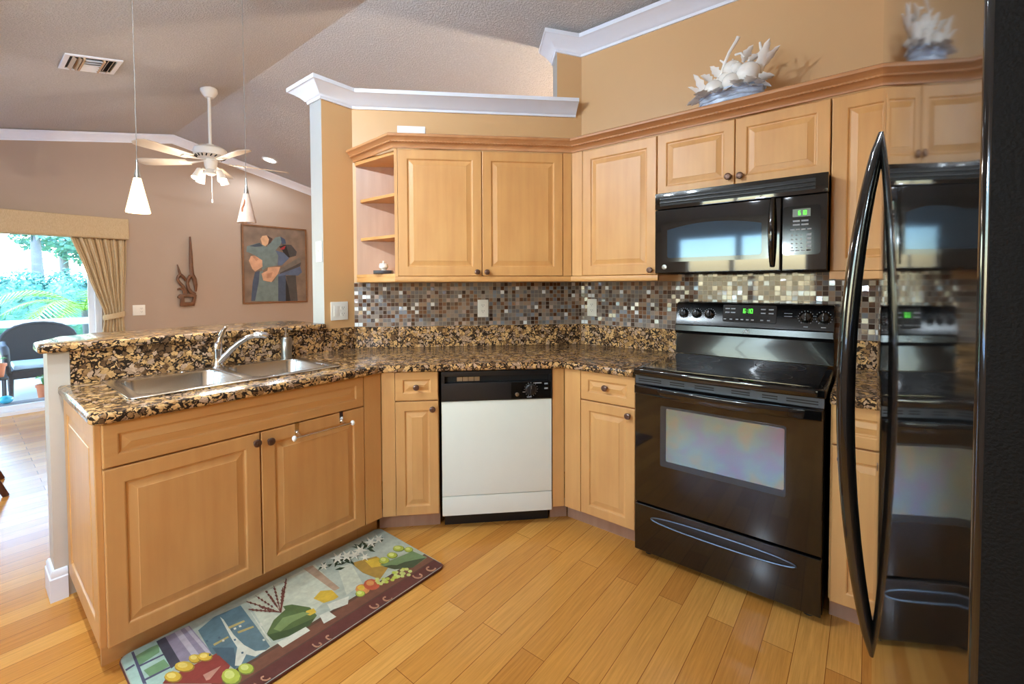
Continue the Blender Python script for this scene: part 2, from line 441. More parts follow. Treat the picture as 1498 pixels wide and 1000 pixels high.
def offset_path(path, o, closed=False):
    """offset an open plan polyline to its right-hand side by o with mitred corners"""
    P = [Vector(p) for p in path]; out = []
    nrm = []
    for a, b in zip(P[:-1], P[1:]):
        d = (b-a).normalized(); nrm.append(Vector((d.y, -d.x)))
    for i, p in enumerate(P):
        if i == 0: out.append(p+nrm[0]*o)
        elif i == len(P)-1: out.append(p+nrm[-1]*o)
        else:
            n = (nrm[i-1]+nrm[i]); n = n/n.length; k = n.dot(nrm[i]); out.append(p+n*(o/k))
    return out
def moulding(path, prof, m=None, zs=None, caps=True):
    """sweep profile [(out, z)] along a plan path; zs optional base height per path point"""
    mb = MB(); rings = []
    cols = [offset_path(path, o) for o, z in prof]
    for i in range(len(path)):
        zb = zs[i] if zs else 0
        rings.append([(cols[j][i].x, cols[j][i].y, prof[j][1]+zb) for j in range(len(prof))])
    mb.loops(rings, m, True, caps, caps)
    return mb

# ------------------------------------------------------------------ the measured planes of the room
XS, YS, DD = -1.988, 2.073, -2.382            # door fronts: sink run (x), stove run (y), diagonal run (x-y)/sqrt2
YU, DU = 2.375, -2.691                        # wall cabinet door fronts
XW, YW, DW = -2.665, 2.745, -3.055            # kitchen wall faces
RY, RZ, SL = 1.75, 3.205, .214                # ridge line of the vaulted ceiling
XF, XR, YB, YE = -6.85, .78, -2.6, 5.4        # far wall, right wall, back wall, living room end
def zc(y): return RZ-SL*abs(y-RY)
def dp(b, d): return ((b+d)/S2, (b-d)/S2)
def at(run, sv, z=0, off=0):
    """point and heading on a cabinet run: S sink run, D diagonal run, T stove run; off = distance behind the door fronts"""
    if run == 'S': return (XS-off, sv, z), PI/2
    if run == 'D': return (*dp(sv, DD-off), z), PI/4
    if run == 'T': return (sv, YS+off, z), 0
    if run == 'DU': return (*dp(sv, DU-off), z), PI/4
    if run == 'TU': return (sv, YU+off, z), 0

# ------------------------------------------------------------------ setting
mb = MB(); mb.box(XF-.12, XR+.14, YB-.14, YE+.14, -.06, 0)
struct(mb.build('floor', 'bamboo_floor', smooth=0), 'honey coloured bamboo plank floor')
mb = MB()
mb.prism([(YB-.14, zc(YB-.14)), (RY, RZ), (YE+.14, zc(YE+.14)), (YE+.14, zc(YE+.14)+.1), (RY, RZ+.1), (YB-.14, zc(YB-.14)+.1)], XF-.14, XR+.14, plane='yz')
struct(mb.build('ceiling', 'knockdown_ceiling', smooth=0), 'vaulted white knockdown textured ceiling')
DY0, DY1, DZ = -1.55, 1.05, 2.03
mb = MB()
mb.prism([(YB, 0), (DY0, 0), (DY0, DZ), (DY1, DZ), (DY1, 0), (YE, 0), (YE, zc(YE)), (RY, RZ), (YB, zc(YB))], XF-.12, XF, plane='yz')
struct(mb.build('wall_far', 'living_paint', smooth=0), 'pinkish tan gable wall of the living room')
mb = MB(); WX0, WX1, WZ0, WZ1 = -2.40, -.60, .85, 2.06
VX0, VX1, VZ0, VZ1 = -6.45, -5.05, .08, 2.05
mb.prism([(XF, 0), (XR, 0), (XR, zc(YB)), (XF, zc(YB))], YB-.12, YB, holes=[[(WX0, WZ0), (WX1, WZ0), (WX1, WZ1), (WX0, WZ1)], [(VX0, VZ0), (VX1, VZ0), (VX1, VZ1), (VX0, VZ1)]], plane='xz')
struct(mb.build('wall_back', 'living_paint', smooth=0))
mb = MB(); mb.prism([(YB, 0), (YE, 0), (YE, zc(YE)), (RY, RZ), (YB, zc(YB))], XR, XR+.12, plane='yz')
struct(mb.build('wall_right', 'kitchen_paint', smooth=0))
mb = MB(); mb.box(XF, XR, YE, YE+.12, 0, zc(YE))
struct(mb.build('wall_living_room_end', 'living_paint', smooth=0))
mb = MB(); mb.prism([(-1.575, YW), (XR, YW), (XR, YW+.14), (-1.633, YW+.14)], 0, zc(YW+.14))
struct(mb.build('wall_stove', 'kitchen_paint', smooth=0), 'orange painted kitchen wall behind the stove')
A, B, Cc, Dd = (XW, 1.445), (XW, XW-DW*S2), dp(.656, DW), dp(.656, DW-.14)
K, K2 = (YW+DW*S2, YW), (YW+.14+(DW-.14)*S2, YW+.14)
E_, F_ = (XW-.14, XW-.14-(DW-.14)*S2), (XW-.14, 1.445)
mb = MB(); mb.mats = ['kitchen_paint', 'living_paint', 'wall_white']
mb.prism([A, B, Cc, Dd, E_, F_], 0, 2.55, 'kitchen_paint'); mb.prism([Cc, K, K2, Dd], 0, zc(YW+.14), 'kitchen_paint')
mb.bm.normal_update()
for f in mb.bm.faces:
    n = f.normal
    if n.y < -.9 or (n.x < -.5 and n.y < -.5): f.material_index = 2
    elif n.x < -.5: f.material_index = 1
struct(mb.build('wall_diagonal', 'kitchen_paint', smooth=0), 'orange diagonal wall with white end and open plant shelf top')
mb = MB(); mb.box(XW-.135, XW-.002, .235, 1.4445, 0, 1.048)
struct(mb.build('wall_peninsula', 'pony_paint', smooth=0), 'low white pony wall behind the sink')
# mouldings
CR = [(0, 0), (.010, 0), (.012, .014), (.020, .018), (.026, .026), (.040, .040), (.062, .056), (.082, .068), (.088, .072), (.092, .072), (.092, .096), (0, .104)]
o = moulding([E_, F_, A, B, dp(.785, DW)], [(a*1.08, 2.474+z) for a, z in CR], 'trim_white').build('trim_1', 'trim_white')
struct(o, 'white crown moulding along the top of the diagonal plant shelf wall')
pth = [Dd, Cc, K, (XR, YW)]
o = moulding(pth, [(a*1.12, 2.886+z*1.12) for a, z in CR], 'trim_white', zs=[SL*(YW-p[1]) for p in pth]).build('trim_2', 'trim_white')
struct(o, 'white crown moulding under the ceiling above the stove wall')
mb = MB(); rings = []
for y in (YB, RY, YE): rings.append([(XF+a*.9, y, zc(y)-.104+z) for a, z in CR])
mb.loops(rings, 'trim_white', True, True, True); struct(mb.build('trim_3', 'trim_white'), 'white crown moulding on the living room gable wall')
BB = [(0, 0), (.016, 0), (.016, .095), (.012, .10), (.012, .118), (.006, .128), (0, .130)]
struct(moulding([(XW-.135, .30), (XW-.135, .235), (XW-.002, .235), (XW-.002, .2745)], BB).build('baseboard_peninsula', 'trim_white'), 'white baseboard around the foot of the pony wall')
struct(moulding([(XF, DY1+.07), (XF, YE)], BB).build('baseboard_far', 'trim_white'))
# sliding glass door in the far wall
d1 = struct(MB().prism([(DY0, 0), (DY1, 0), (DY1, DZ), (DY0, DZ)], XF-.11, XF-.01, holes=[[(DY0+.05, .035), (DY1-.05, .035), (DY1-.05, DZ-.05), (DY0+.05, DZ-.05)]], plane='yz').build('door_1', 'trim_white', smooth=0), 'sliding glass door onto the patio')
for k, (ya, yb, xo) in enumerate(((DY0+.05, -.22, -.045), (-.28, DY1-.05, -.085))):
    fr = MB().prism([(ya, .036), (yb, .036), (yb, DZ-.051), (ya, DZ-.051)], XF+xo-.015, XF+xo+.015, holes=[[(ya+.05, .09), (yb-.05, .09), (yb-.05, DZ-.10), (ya+.05, DZ-.10)]], plane='yz').build('sash', 'trim_white', d1, smooth=0)
    MB().box(XF+xo-.003, XF+xo+.003, ya+.045, yb-.045, .085, DZ-.095).build('pane', 'pane_glass', fr, smooth=0)
# window with blinds behind the camera
w2 = struct(MB().prism([(WX0, WZ0), (WX1, WZ0), (WX1, WZ1), (WX0, WZ1)], YB-.10, YB-.03, holes=[[(WX0+.05, WZ0+.05), (WX1-.05, WZ0+.05), (WX1-.05, WZ1-.05), (WX0+.05, WZ1-.05)]], plane='xz').build('window_2', 'trim_white', smooth=0), 'kitchen window with white blinds')
MB().box(WX0+.05, WX1-.05, YB-.07, YB-.064, WZ0+.05, WZ1-.05).build('pane', 'pane_glass', w2, smooth=0)
mb = MB()
for k in range(24):
    z = WZ0+.06+k*.046; mb.box(WX0+.055, WX1-.055, YB-.05, YB-.005, z, z+.003)
mb.build_split('slat', 'white_plastic', w2, smooth=0)
w3_ = struct(MB().prism([(VX0, VZ0), (VX1, VZ0), (VX1, VZ1), (VX0, VZ1)], YB-.10, YB-.03, holes=[[(VX0+.05, VZ0+.05), (VX1-.05, VZ0+.05), (VX1-.05, VZ1-.05), (VX0+.05, VZ1-.05)]], plane='xz').build('added_window', 'trim_white', smooth=0))  # unseen window, added to let more daylight into the living room
MB().box(VX0+.05, VX1-.05, YB-.07, YB-.064, VZ0+.05, VZ1-.05).build('pane', 'pane_glass', w3_, smooth=0)
struct(MB().box(-1.54, -1.46, YB-.11, YB-.002, WZ0+.051, WZ1-.051).build('trim_4', 'trim_white', smooth=0))

struct(MB().prism([(-9.72, 2.70), (XF-.121, 3.0), (XF-.121, 3.1), (-9.72, 2.8)], -4, 5).transform(Matrix(((1,0,0,0),(0,0,1,0),(0,1,0,0),(0,0,0,1)))).build('added_patio_roof', 'trim_white', smooth=0))  # roof out of view, added to shade the patio from the sun
struct(MB().box(-14, 8, -14, YB-.125, -.12, -.03).build('bounce_ground', 'bounce_blue', smooth=0))  # unseen ground, added to bounce sunlight up through the back windows

# ------------------------------------------------------------------ tiled backsplash
def dshift(o, run, sv, off): p, r = at(run, sv, 0, off); o.location = p; o.rotation_euler = (0, 0, r); return o
LEN_D = .8273+.7135
o = MB().box(0, LEN_D-.004, -.008, 0, 1.045, 1.339).build('tile_backsplash', 'mosaic_tile', smooth=0)
o.location = (*dp(-.7130, DW+.001), 0); o.rotation_euler = (0, 0, PI/4)
tag(o, 'mosaic tile strip under the double door wall cabinet on the diagonal wall', 'backsplash')
o = MB().box(0, 2.1, -.008, 0, 1.045, 1.339).box(K[0]*0+.690, 1.442, -.008, 0, 1.3392, 1.45).build('tile_backsplash', 'mosaic_tile', smooth=0)
o.location = (K[0]+.004, YW-.001, 0)
tag(o, 'mosaic tile strip behind the black stove, below the microwave', 'backsplash')

# ------------------------------------------------------------------ cabinets
def front_mb(w, h, stile=.056, t=.02, bevel=.022):
    mb = MB(); rings = []
    for i, y in ((0, t), (0, .003), (.0012, .001), (.0035, 0), (stile-.004, 0), (stile, .0015), (stile+.003, .0068), (stile+.009, .0074), (stile+.010+bevel, .0022), (stile+.0115+bevel, .0008)):
        rings.append([(i, y, i), (w-i, y, i), (w-i, y, h-i), (i, y, h-i)])
    mb.loops(rings, None, True, True, True); return mb
def knob(parent, x, z, y=0):
    MB().lathe([(.0085, 0), (.0085, -.002), (.0055, -.004), (.005, -.012), (.010, -.016), (.0155, -.020), (.0165, -.024), (.0145, -.028), (.0095, -.0295), (.009, -.0285), (.0055, -.0285), (.005, -.0305), (.0001, -.031)], ax='y', n=20).build('knob', 'bronze', parent, (x, y, z))
def door(parent, x0, x1, z0, z1, kn=None, name='door', **kw):
    o = front_mb(x1-x0-.003, z1-z0, **kw).build(name, 'maple' if name == 'door' else 'maple_x', parent, (x0+.0015, 0, z0), smooth=6)
    if kn: knob(o, kn[0]-x0-.0015, kn[1]-z0)
    return o
ZB, ZG, ZT = .100, .709, .866
BD = .66
# --- sink base
p, r = at('S', .2765)
sk = thing('sink_base_cabinet', 'wide maple base cabinet under the double sink, two doors and false drawer front', 'cabinet', p, r)
o0 = .2765
W_ = 1.2805-o0
mb = MB(); mb.box(.018, W_, .021, .040, ZB, ZT); mb.box(.018, W_, .0405, BD-.02, ZB, ZB+.018); mb.box(W_-.018, W_, .0405, BD-.02, ZB+.0185, ZT); mb.build('body', 'maple', sk, smooth=0)
# end panel with its own raised field, facing the dining side
ep = front_mb(BD-.02, ZT-ZB+.0, .07, .018).build('end_panel', 'maple', sk, smooth=20)
ep.rotation_euler = (0, 0, -PI/2); ep.location = (0, BD, ZB)
MB().box(.012, W_-.0, .08, .095, 0, ZB-.001).build('toe_kick', 'maple_x', sk, smooth=0)
MB().box(.03, .045, .0955, BD-.02, 0, ZB-.001).build('toe_kick', 'maple_x', sk, smooth=0)
door(sk, .294-o0, 1.280-o0, ZG+.004, ZT-.002, name='drawer_front', stile=.042, bevel=.022)
door(sk, .294-o0, .787-o0, ZB, ZG-.002, (.768-o0, .672))
door(sk, .789-o0, 1.280-o0, ZB, ZG-.002, (.822-o0, .664))
yc = XS-DD*S2
MB().box(1.2815-o0, yc-o0-.002, 0, .019, ZB, ZT).build('filler', 'maple', sk, smooth=0)
MB().box(1.2815-o0-.0, yc-o0+.02, .08, .095, 0, ZB-.001).build('toe_kick', 'maple_x', sk, smooth=0)
# --- narrow cabinet left of dishwasher
b0 = (XS+yc)/S2
p, r = at('D', b0)
nb = thing('narrow_base_cabinet', 'narrow maple base cabinet with one drawer, left of the dishwasher', 'cabinet', p, r)
MB().box(.002, -.3595-b0, .0005, .019, ZB, ZT).build('filler', 'maple', nb, smooth=0)
mb = MB(); mb.box(-.3590-b0, -.1325-b0, .021, .040, ZB, ZT); mb.box(-.1505-b0, -.1325-b0, .0405, BD-.1, ZB, ZT); mb.build('body', 'maple', nb, smooth=0)
MB().box(-.03, -.1325-b0, .08, .095, 0, ZB-.001).build('toe_kick', 'maple_inner', nb, smooth=0)
door(nb, -.359-b0, -.1325-b0, ZG+.004, ZT-.002, (-.246-b0, .786), name='drawer', stile=.042, bevel=.016)
door(nb, -.359-b0, -.1325-b0, ZB, ZG-.002, (-.163-b0, .668), stile=.05)
# --- base cabinet between dishwasher and stove
xc = DD*S2+YS
p, r = at('T', xc)
ub = thing('base_cabinet', 'maple base cabinet with one drawer, between dishwasher and stove', 'cabinet', p, r)
MB().box(.002, -1.1965-xc, .0005, .019, ZB, ZT).build('filler', 'maple', ub, smooth=0)
mb = MB(); mb.box(-1.196-xc, -.8885-xc, .021, .040, ZB, ZT); mb.box(-.9065-xc, -.8885-xc, .0405, BD-.01, ZB, ZT); mb.build('body', 'maple', ub, smooth=0)
MB().box(-.03, -.8885-xc, .08, .095, 0, ZB-.001).build('toe_kick', 'maple_inner', ub, smooth=0)
door(ub, -1.1955-xc, -.8885-xc, ZG+.004, ZT-.002, (-1.045-xc, .793), name='drawer', stile=.045, bevel=.018)
door(ub, -1.1955-xc, -.8885-xc, ZB, ZG-.002, (-.920-xc, .672), stile=.052)
# corner filler on the diagonal run, right of the dishwasher
p, r = at('D', .4835); bx = (xc+YS)/S2
cf = thing('corner_filler', 'narrow plain maple filler panel right of the dishwasher', 'cabinet panel', p, r)
MB().box(0, bx-.4835-.002, .0005, .019, ZB, ZT).build('panel', 'maple', cf, smooth=0)
MB().box(0, bx-.4835+.03, .08, .0945, 0, ZB-.001).build('toe_kick', 'maple_inner', cf, smooth=0)
# --- base cabinet right of stove
p, r = at('T', -.1065)
rb = thing('base_cabinet', 'maple base cabinet squeezed between stove and refrigerator', 'cabinet', p, r)
MB().box(0, .58, .021, BD-.01, ZB, ZT).build('body', 'maple', rb, smooth=0)
MB().box(0, .58, .08, .095, 0, ZB-.001).build('toe_kick', 'maple_inner', rb, smooth=0)
door(rb, .004, .40, ZG+.004, ZT-.002, name='drawer', stile=.045, bevel=.018)
door(rb, .004, .40, ZB, ZG-.002, (.038, .664), stile=.052)

# --- wall cabinets
UB, UT = 1.375, 2.122
ucx = DU*S2+YU; ub0 = (ucx+YU)/S2
p, r = at('DU', -.376)
wc = thing('wall_cabinet', 'double door maple wall cabinet on the diagonal wall', 'cabinet', p, r)
q0 = -.376
mb = MB(); mb.box(0, .6135-q0, .021, .040, UB, UT); mb.box(0, .018, .0405, .355, UB, UT); mb.box(.6-q0, .6135-q0, .0405, .355, UB, UT); mb.box(.0185, .5995-q0, .0405, .355, UT-.018, UT); mb.box(.0185, .5995-q0, .0405, .355, UB, UB+.018); mb.build('body', 'maple', wc, smooth=0)
MB().box(.6150-q0, ub0-q0-.002, .0005, .019, UB, UT).build('filler', 'maple', wc, smooth=0)
door(wc, q0-q0, .1175-q0, UB, UT-.004, (.088-q0, 1.398))
door(wc, .1185-q0, .6135-q0, UB, UT-.004, (.146-q0, 1.398))
# open corner shelves left of it
sh = thing('corner_shelf_unit', 'open angled maple shelf unit at the left end of the wall cabinets', 'shelf unit', p, r)
lw = -.692-q0   # wall end, local x (negative)
tri = [(-.002, .022), (-.002, .356), (lw, .356), (lw, .335)]
for z0, z1, nme in ((UT-.022, UT, 'top'), (1.862, 1.880, 'shelf'), (1.612, 1.630, 'shelf'), (UB-.002, UB+.016, 'bottom')):
    t = tri if nme in ('top', 'bottom') else [(-.002, .06), (-.002, .351), (lw+.03, .351), (lw+.03, .34)]
    MB().prism(t, z0, z1).build(nme, 'maple_x', sh, smooth=0)
MB().box(lw, -.0025, .3562, .3622, UB, UT).build('back', 'maple_inner', sh, smooth=0)
MB().box(-.0185, -.0002, .0005, .0215, UB, UT).build('stile', 'maple', sh, smooth=0)
# corner-to-microwave wall cabinet
p, r = at('TU', ucx); x0 = ucx
w1 = thing('wall_cabinet', 'single door maple wall cabinet left of the microwave', 'cabinet', p, r)
MB().box(.002, -1.3580-x0, .0005, .019, UB, UT).build('filler', 'maple', w1, smooth=0)
mb = MB(); mb.box(-1.3575-x0, -.9010-x0, .021, .040, UB, UT); mb.box(-.919-x0, -.901-x0, .0405, .36, UB, UT); mb.box(-1.34-x0, -.9195-x0, .0405, .36, UB, UB+.018); mb.box(-1.34-x0, -.9195-x0, .0405, .36, UT-.018, UT); mb.build('body', 'maple', w1, smooth=0)
door(w1, -1.3575-x0, -.9015-x0, UB, UT-.004, (-.931-x0, 1.398))
p, r = at('TU', -.8995)
w2c = thing('wall_cabinet', 'short two door maple wall cabinet above the microwave', 'cabinet', p, r)
MB().box(0, .7625, .021, .365, 1.792, UT).build('body', 'maple', w2c, smooth=0)
door(w2c, 0, .383, 1.792, UT-.004, (.357, 1.842), stile=.05)
door(w2c, .384, .7625, 1.792, UT-.004, (.409, 1.839), stile=.05)
p, r = at('TU', -.1345)
w3 = thing('wall_cabinet', 'tall maple wall cabinet right of the microwave, behind the refrigerator handle', 'cabinet', p, r)
MB().box(0, .58, .021, .365, UB, UT).build('body', 'maple', w3, smooth=0)
door(w3, 0, .40, UB, UT-.004)
# cabinet crown and light rail
upath = [dp(-.700, DW+.012), dp(-.395, DU+.002), (DU*S2+YU+.002*S2, YU-.002), (.46, YU-.002)]
CP = [(.001, 2.1225), (.009, 2.1225), (.010, 2.130), (.016, 2.140), (.026, 2.148), (.030, 2.150), (.030, 2.157), (.034, 2.160), (.040, 2.168), (.052, 2.176), (.056, 2.178), (.058, 2.184), (.056, 2.192), (.050, 2.196), (-.05, 2.196), (-.05, 2.190), (.001, 2.150)]
cw = thing('cabinet_crown', 'rope carved maple crown moulding running along all the wall cabinets', 'moulding', (*upath[1], 2.1225))
mo = Vector((-upath[1][0], -upath[1][1], -2.1225))
moulding(upath, CP).build('moulding', 'maple_dark', cw, mo, smooth=40)
# twisted rope bead: tube with a helical radius
mb = MB(); pl = offset_path(upath, .033)
for a, c in zip(pl[:-1], pl[1:]):
    L = (c-a).length; n = int(L/.004); d = (c-a)/L; nrm = Vector((d.y, -d.x)); rings = []
    for i in range(n+1):
        q = a+d*(L*i/n); rings.append([(q.x+nrm.x*rr*math.cos(t), q.y+nrm.y*rr*math.cos(t), 2.1545+rr*math.sin(t)) for t in [2*PI*k/8 for k in range(8)] for rr in [.0052*(1+.28*math.sin(3*t+2*PI*i/n*L/.018))]])
    mb.loops(rings, None, True, True, True)
mb.build('rope_bead', 'maple_dark', cw, mo)
lr = thing('light_rail', 'maple valance strip along the underside of the left wall cabinets', 'moulding', (*upath[1], 1.34))
lp = [dp(-.684, DW+.024), dp(-.393, DU-.006), (DU*S2+YU-.006*S2, YU+.006), (-.893, YU+.006)]
moulding(lp, [(.004, 1.341), (.006, 1.345), (.006, 1.366), (.002, 1.3725), (-.016, 1.3725), (-.016, 1.341)]).build('strip', 'maple_x', lr, Vector((-upath[1][0], -upath[1][1], -1.34)))
lr2 = tag(MB().box(0, .58, 0, .02, 1.341, 1.3735).build('light_rail', 'maple_x', smooth=0), 'short maple valance strip under the wall cabinet behind the refrigerator handle', 'moulding')
lr2.location = (-.1345, YU, 0)

# ------------------------------------------------------------------ countertops
CZ0, CZ1 = .8675, .906
fx = XS+.030; fd = DD+.030; fy = YS-.030
outer = [(XW+.002, .262), (fx-.03, .262), (fx, .285), (fx, fx-fd*S2), (fy+fd*S2, fy), (-.8905, fy), (-.8905, YW-.002), (YW-.002+(DW+.002)*S2, YW-.002), (XW+.002, XW+.002-(DW+.002)*S2)]
ct = thing('granite_countertop', 'speckled brown granite countertop from sink to stove with a splash', 'countertop', (fx, .5, CZ0))
mo = Vector((-fx, -.5, -CZ0))
MB().prism(outer, CZ0, CZ1, bev=.012, seg=4, holes=[[(-2.595, .405), (-2.125, .405), (-2.125, 1.215), (-2.595, 1.215)]]).build('slab', 'granite', ct, mo)
MB().box(XW+.0005, XW+.0195, .300, XW-DW*S2+.012, CZ1+.0005, 1.0475).build('splash', 'granite', ct, mo, smooth=0)
sp = MB().box(0, LEN_D-.026, -.020, -.0005, CZ1+.0005, 1.0445).build('splash', 'granite', ct, smooth=0)
sp.location = Vector((*dp(-.700, DW), 0))+mo; sp.rotation_euler = (0, 0, PI/4)
MB().box(K[0]+.009, -.8905, YW-.020, YW-.0005, CZ1+.0005, 1.0445).build('splash', 'granite', ct, mo, smooth=0)
c2 = thing('granite_countertop', 'short granite countertop between stove and refrigerator', 'countertop', (-.1085, fy, CZ0))
MB().box(0, .60, 0, YW-.002-fy, 0, CZ1-CZ0, bev=.010, seg=3).build('slab', 'granite', c2)
MB().box(0, .60, YW-.020-fy, YW-.0015-fy, CZ1-CZ0+.0005, 1.0445-CZ0).build('splash', 'granite', c2, smooth=0)
# raised bar ledge on the pony wall, rounded at the dining end
pl = [(-2.628, .205), (-2.628, 1.440), (-3.02, 1.444), (-3.10, 1.36), (-3.135, 1.1), (-3.10, .66), (-3.12, .44), (-3.02, .30), (-2.80, .205)]
o = MB().prism([(x+2.63, y-.2) for x, y in pl], 0, .036, bev=.012, seg=4).build('bar_ledge', 'granite')
o.location = (-2.63, .2, 1.0485); tag(o, 'raised granite bar ledge on the low wall behind the sink', 'countertop')

# ------------------------------------------------------------------ sink, faucet, things on the counter
sc0 = Vector((-2.36, .812, CZ1)); mo = -sc0
sink = thing('kitchen_sink', 'stainless steel double bowl drop-in sink in the granite counter', 'sink', sc0)
RX0, RX1, RY0, RY1 = -2.613, -2.100, .391, 1.234
b1 = rrect(-2.528, -2.148, .432, .796, .06); b2 = rrect(-2.528, -2.148, .836, 1.192, .06)
MB().prism(rrect(RX0, RX1, RY0, RY1, .03), CZ1+.0005, CZ1+.006, holes=[b1, b2], bev=.0018, seg=2).build('rim', 'brushed_steel', sink, mo)
for (y0, y1) in ((.432, .796), (.836, 1.192)):
    mb = MB(); rg = []
    for ins, z, r in ((0, .9105, .06), (.003, .900, .058), (.010, .770, .055), (.022, .742, .05), (.05, .734, .04), (.14, .730, .02)):
        rg.append([(x, y, z) for x, y in rrect(-2.528+ins, -2.148-ins, y0+ins, y1-ins, r)])
    mb.loops(rg, None, True, False, True); o = mb.build('bowl', 'brushed_steel', sink, mo, smooth=60)
    MB().lathe([(.045, 0), (.04, .003), (.03, .001), (.0001, .0005)], c=(-2.338, (y0+y1)/2, .7305), n=20).build('drain', 'chrome', o, (0, 0, 0))
for y, m in ((.683, 'chrome'), (.931, 'dark_chrome')):
    MB().lathe([(.020, 0), (.020, .003), (.014, .006), (.0001, .007)], c=(-2.570, y, CZ1+.006), n=20).build('hole_cover', m, sink, mo)
fp = Vector((-2.567, .826, CZ1+.0062))
fa = thing('faucet', 'chrome single lever kitchen faucet with arched pull-out spout', 'faucet', fp)
MB().lathe([(.030, 0), (.030, .006), (.022, .012), (.019, .03), (.0185, .075), (.021, .085), (.021, .112), (.016, .128), (.0001, .132)], n=24).build('body', 'chrome', fa)
hp = MB().tube([(0, .002, .118), (.002, .008, .145), (.004, .018, .172), (.006, .028, .192), (.008, .036, .200)], [.0150, .0125, .0105, .0095, .007], 14).build('lever', 'chrome', fa)
spt = [(.004, .002, .022), (.022, .020, .052), (.046, .046, .092), (.070, .074, .124), (.092, .100, .145), (.112, .126, .156)]
so = MB().tube(spt, [.0165, .0165, .0155, .0145, .0135, .013], 16).build('spout', 'chrome', fa)
MB().tube([(.110, .124, .156), (.118, .134, .158), (.134, .154, .158), (.146, .168, .154), (.152, .176, .148)], [.0125, .0175, .0180, .0175, .014], 16).build('spray_head', 'chrome', so)
sd = thing('soap_dispenser', 'brushed metal cylinder soap dispenser with pump, right of the faucet', 'soap dispenser', (-2.572, 1.166, CZ1+.0062))
MB().lathe([(.026, 0), (.0275, .004), (.0275, .112), (.024, .118), (.0001, .119)], n=28).build('bottle', 'nickel', sd)
MB().lathe([(.014, .119), (.014, .137), (.007, .139), (.007, .158), (.012, .160), (.012, .172), (.0001, .172)], n=18).tube([(0, 0, .166), (.02, .012, .166), (.032, .020, .160)], .0045, 10).build('pump', 'chrome', sd)
# towel bar hooked over the right sink door
tb = thing('towel_bar', 'chrome over-door towel bar hung on the right sink cabinet door', 'towel bar', (XS+.02, 1.045, .659))
for y in (.940, 1.154):
    ly = y-1.045
    MB().box(-.0195, -.0185, ly-.009, ly+.009, .0, .0515).box(-.042, -.0185, ly-.009, ly+.009, .0517, .0527).tube([(-.0185, ly, .012), (-.005, ly, .004), (.028, ly, 0)], .0048, 10).sphere((-.016, ly, .010), .0085, 12).build('hook', 'chrome', tb)
MB().tube([(.028, -.137, 0), (.028, .139, 0)], .0042, 12).build('rod', 'chrome', tb)
for y in (-.139, .141):
    MB().sphere((.028, y, 0), .0125, 16, sc=(1, .75, 1)).build('end_cap', 'white_plastic', tb)

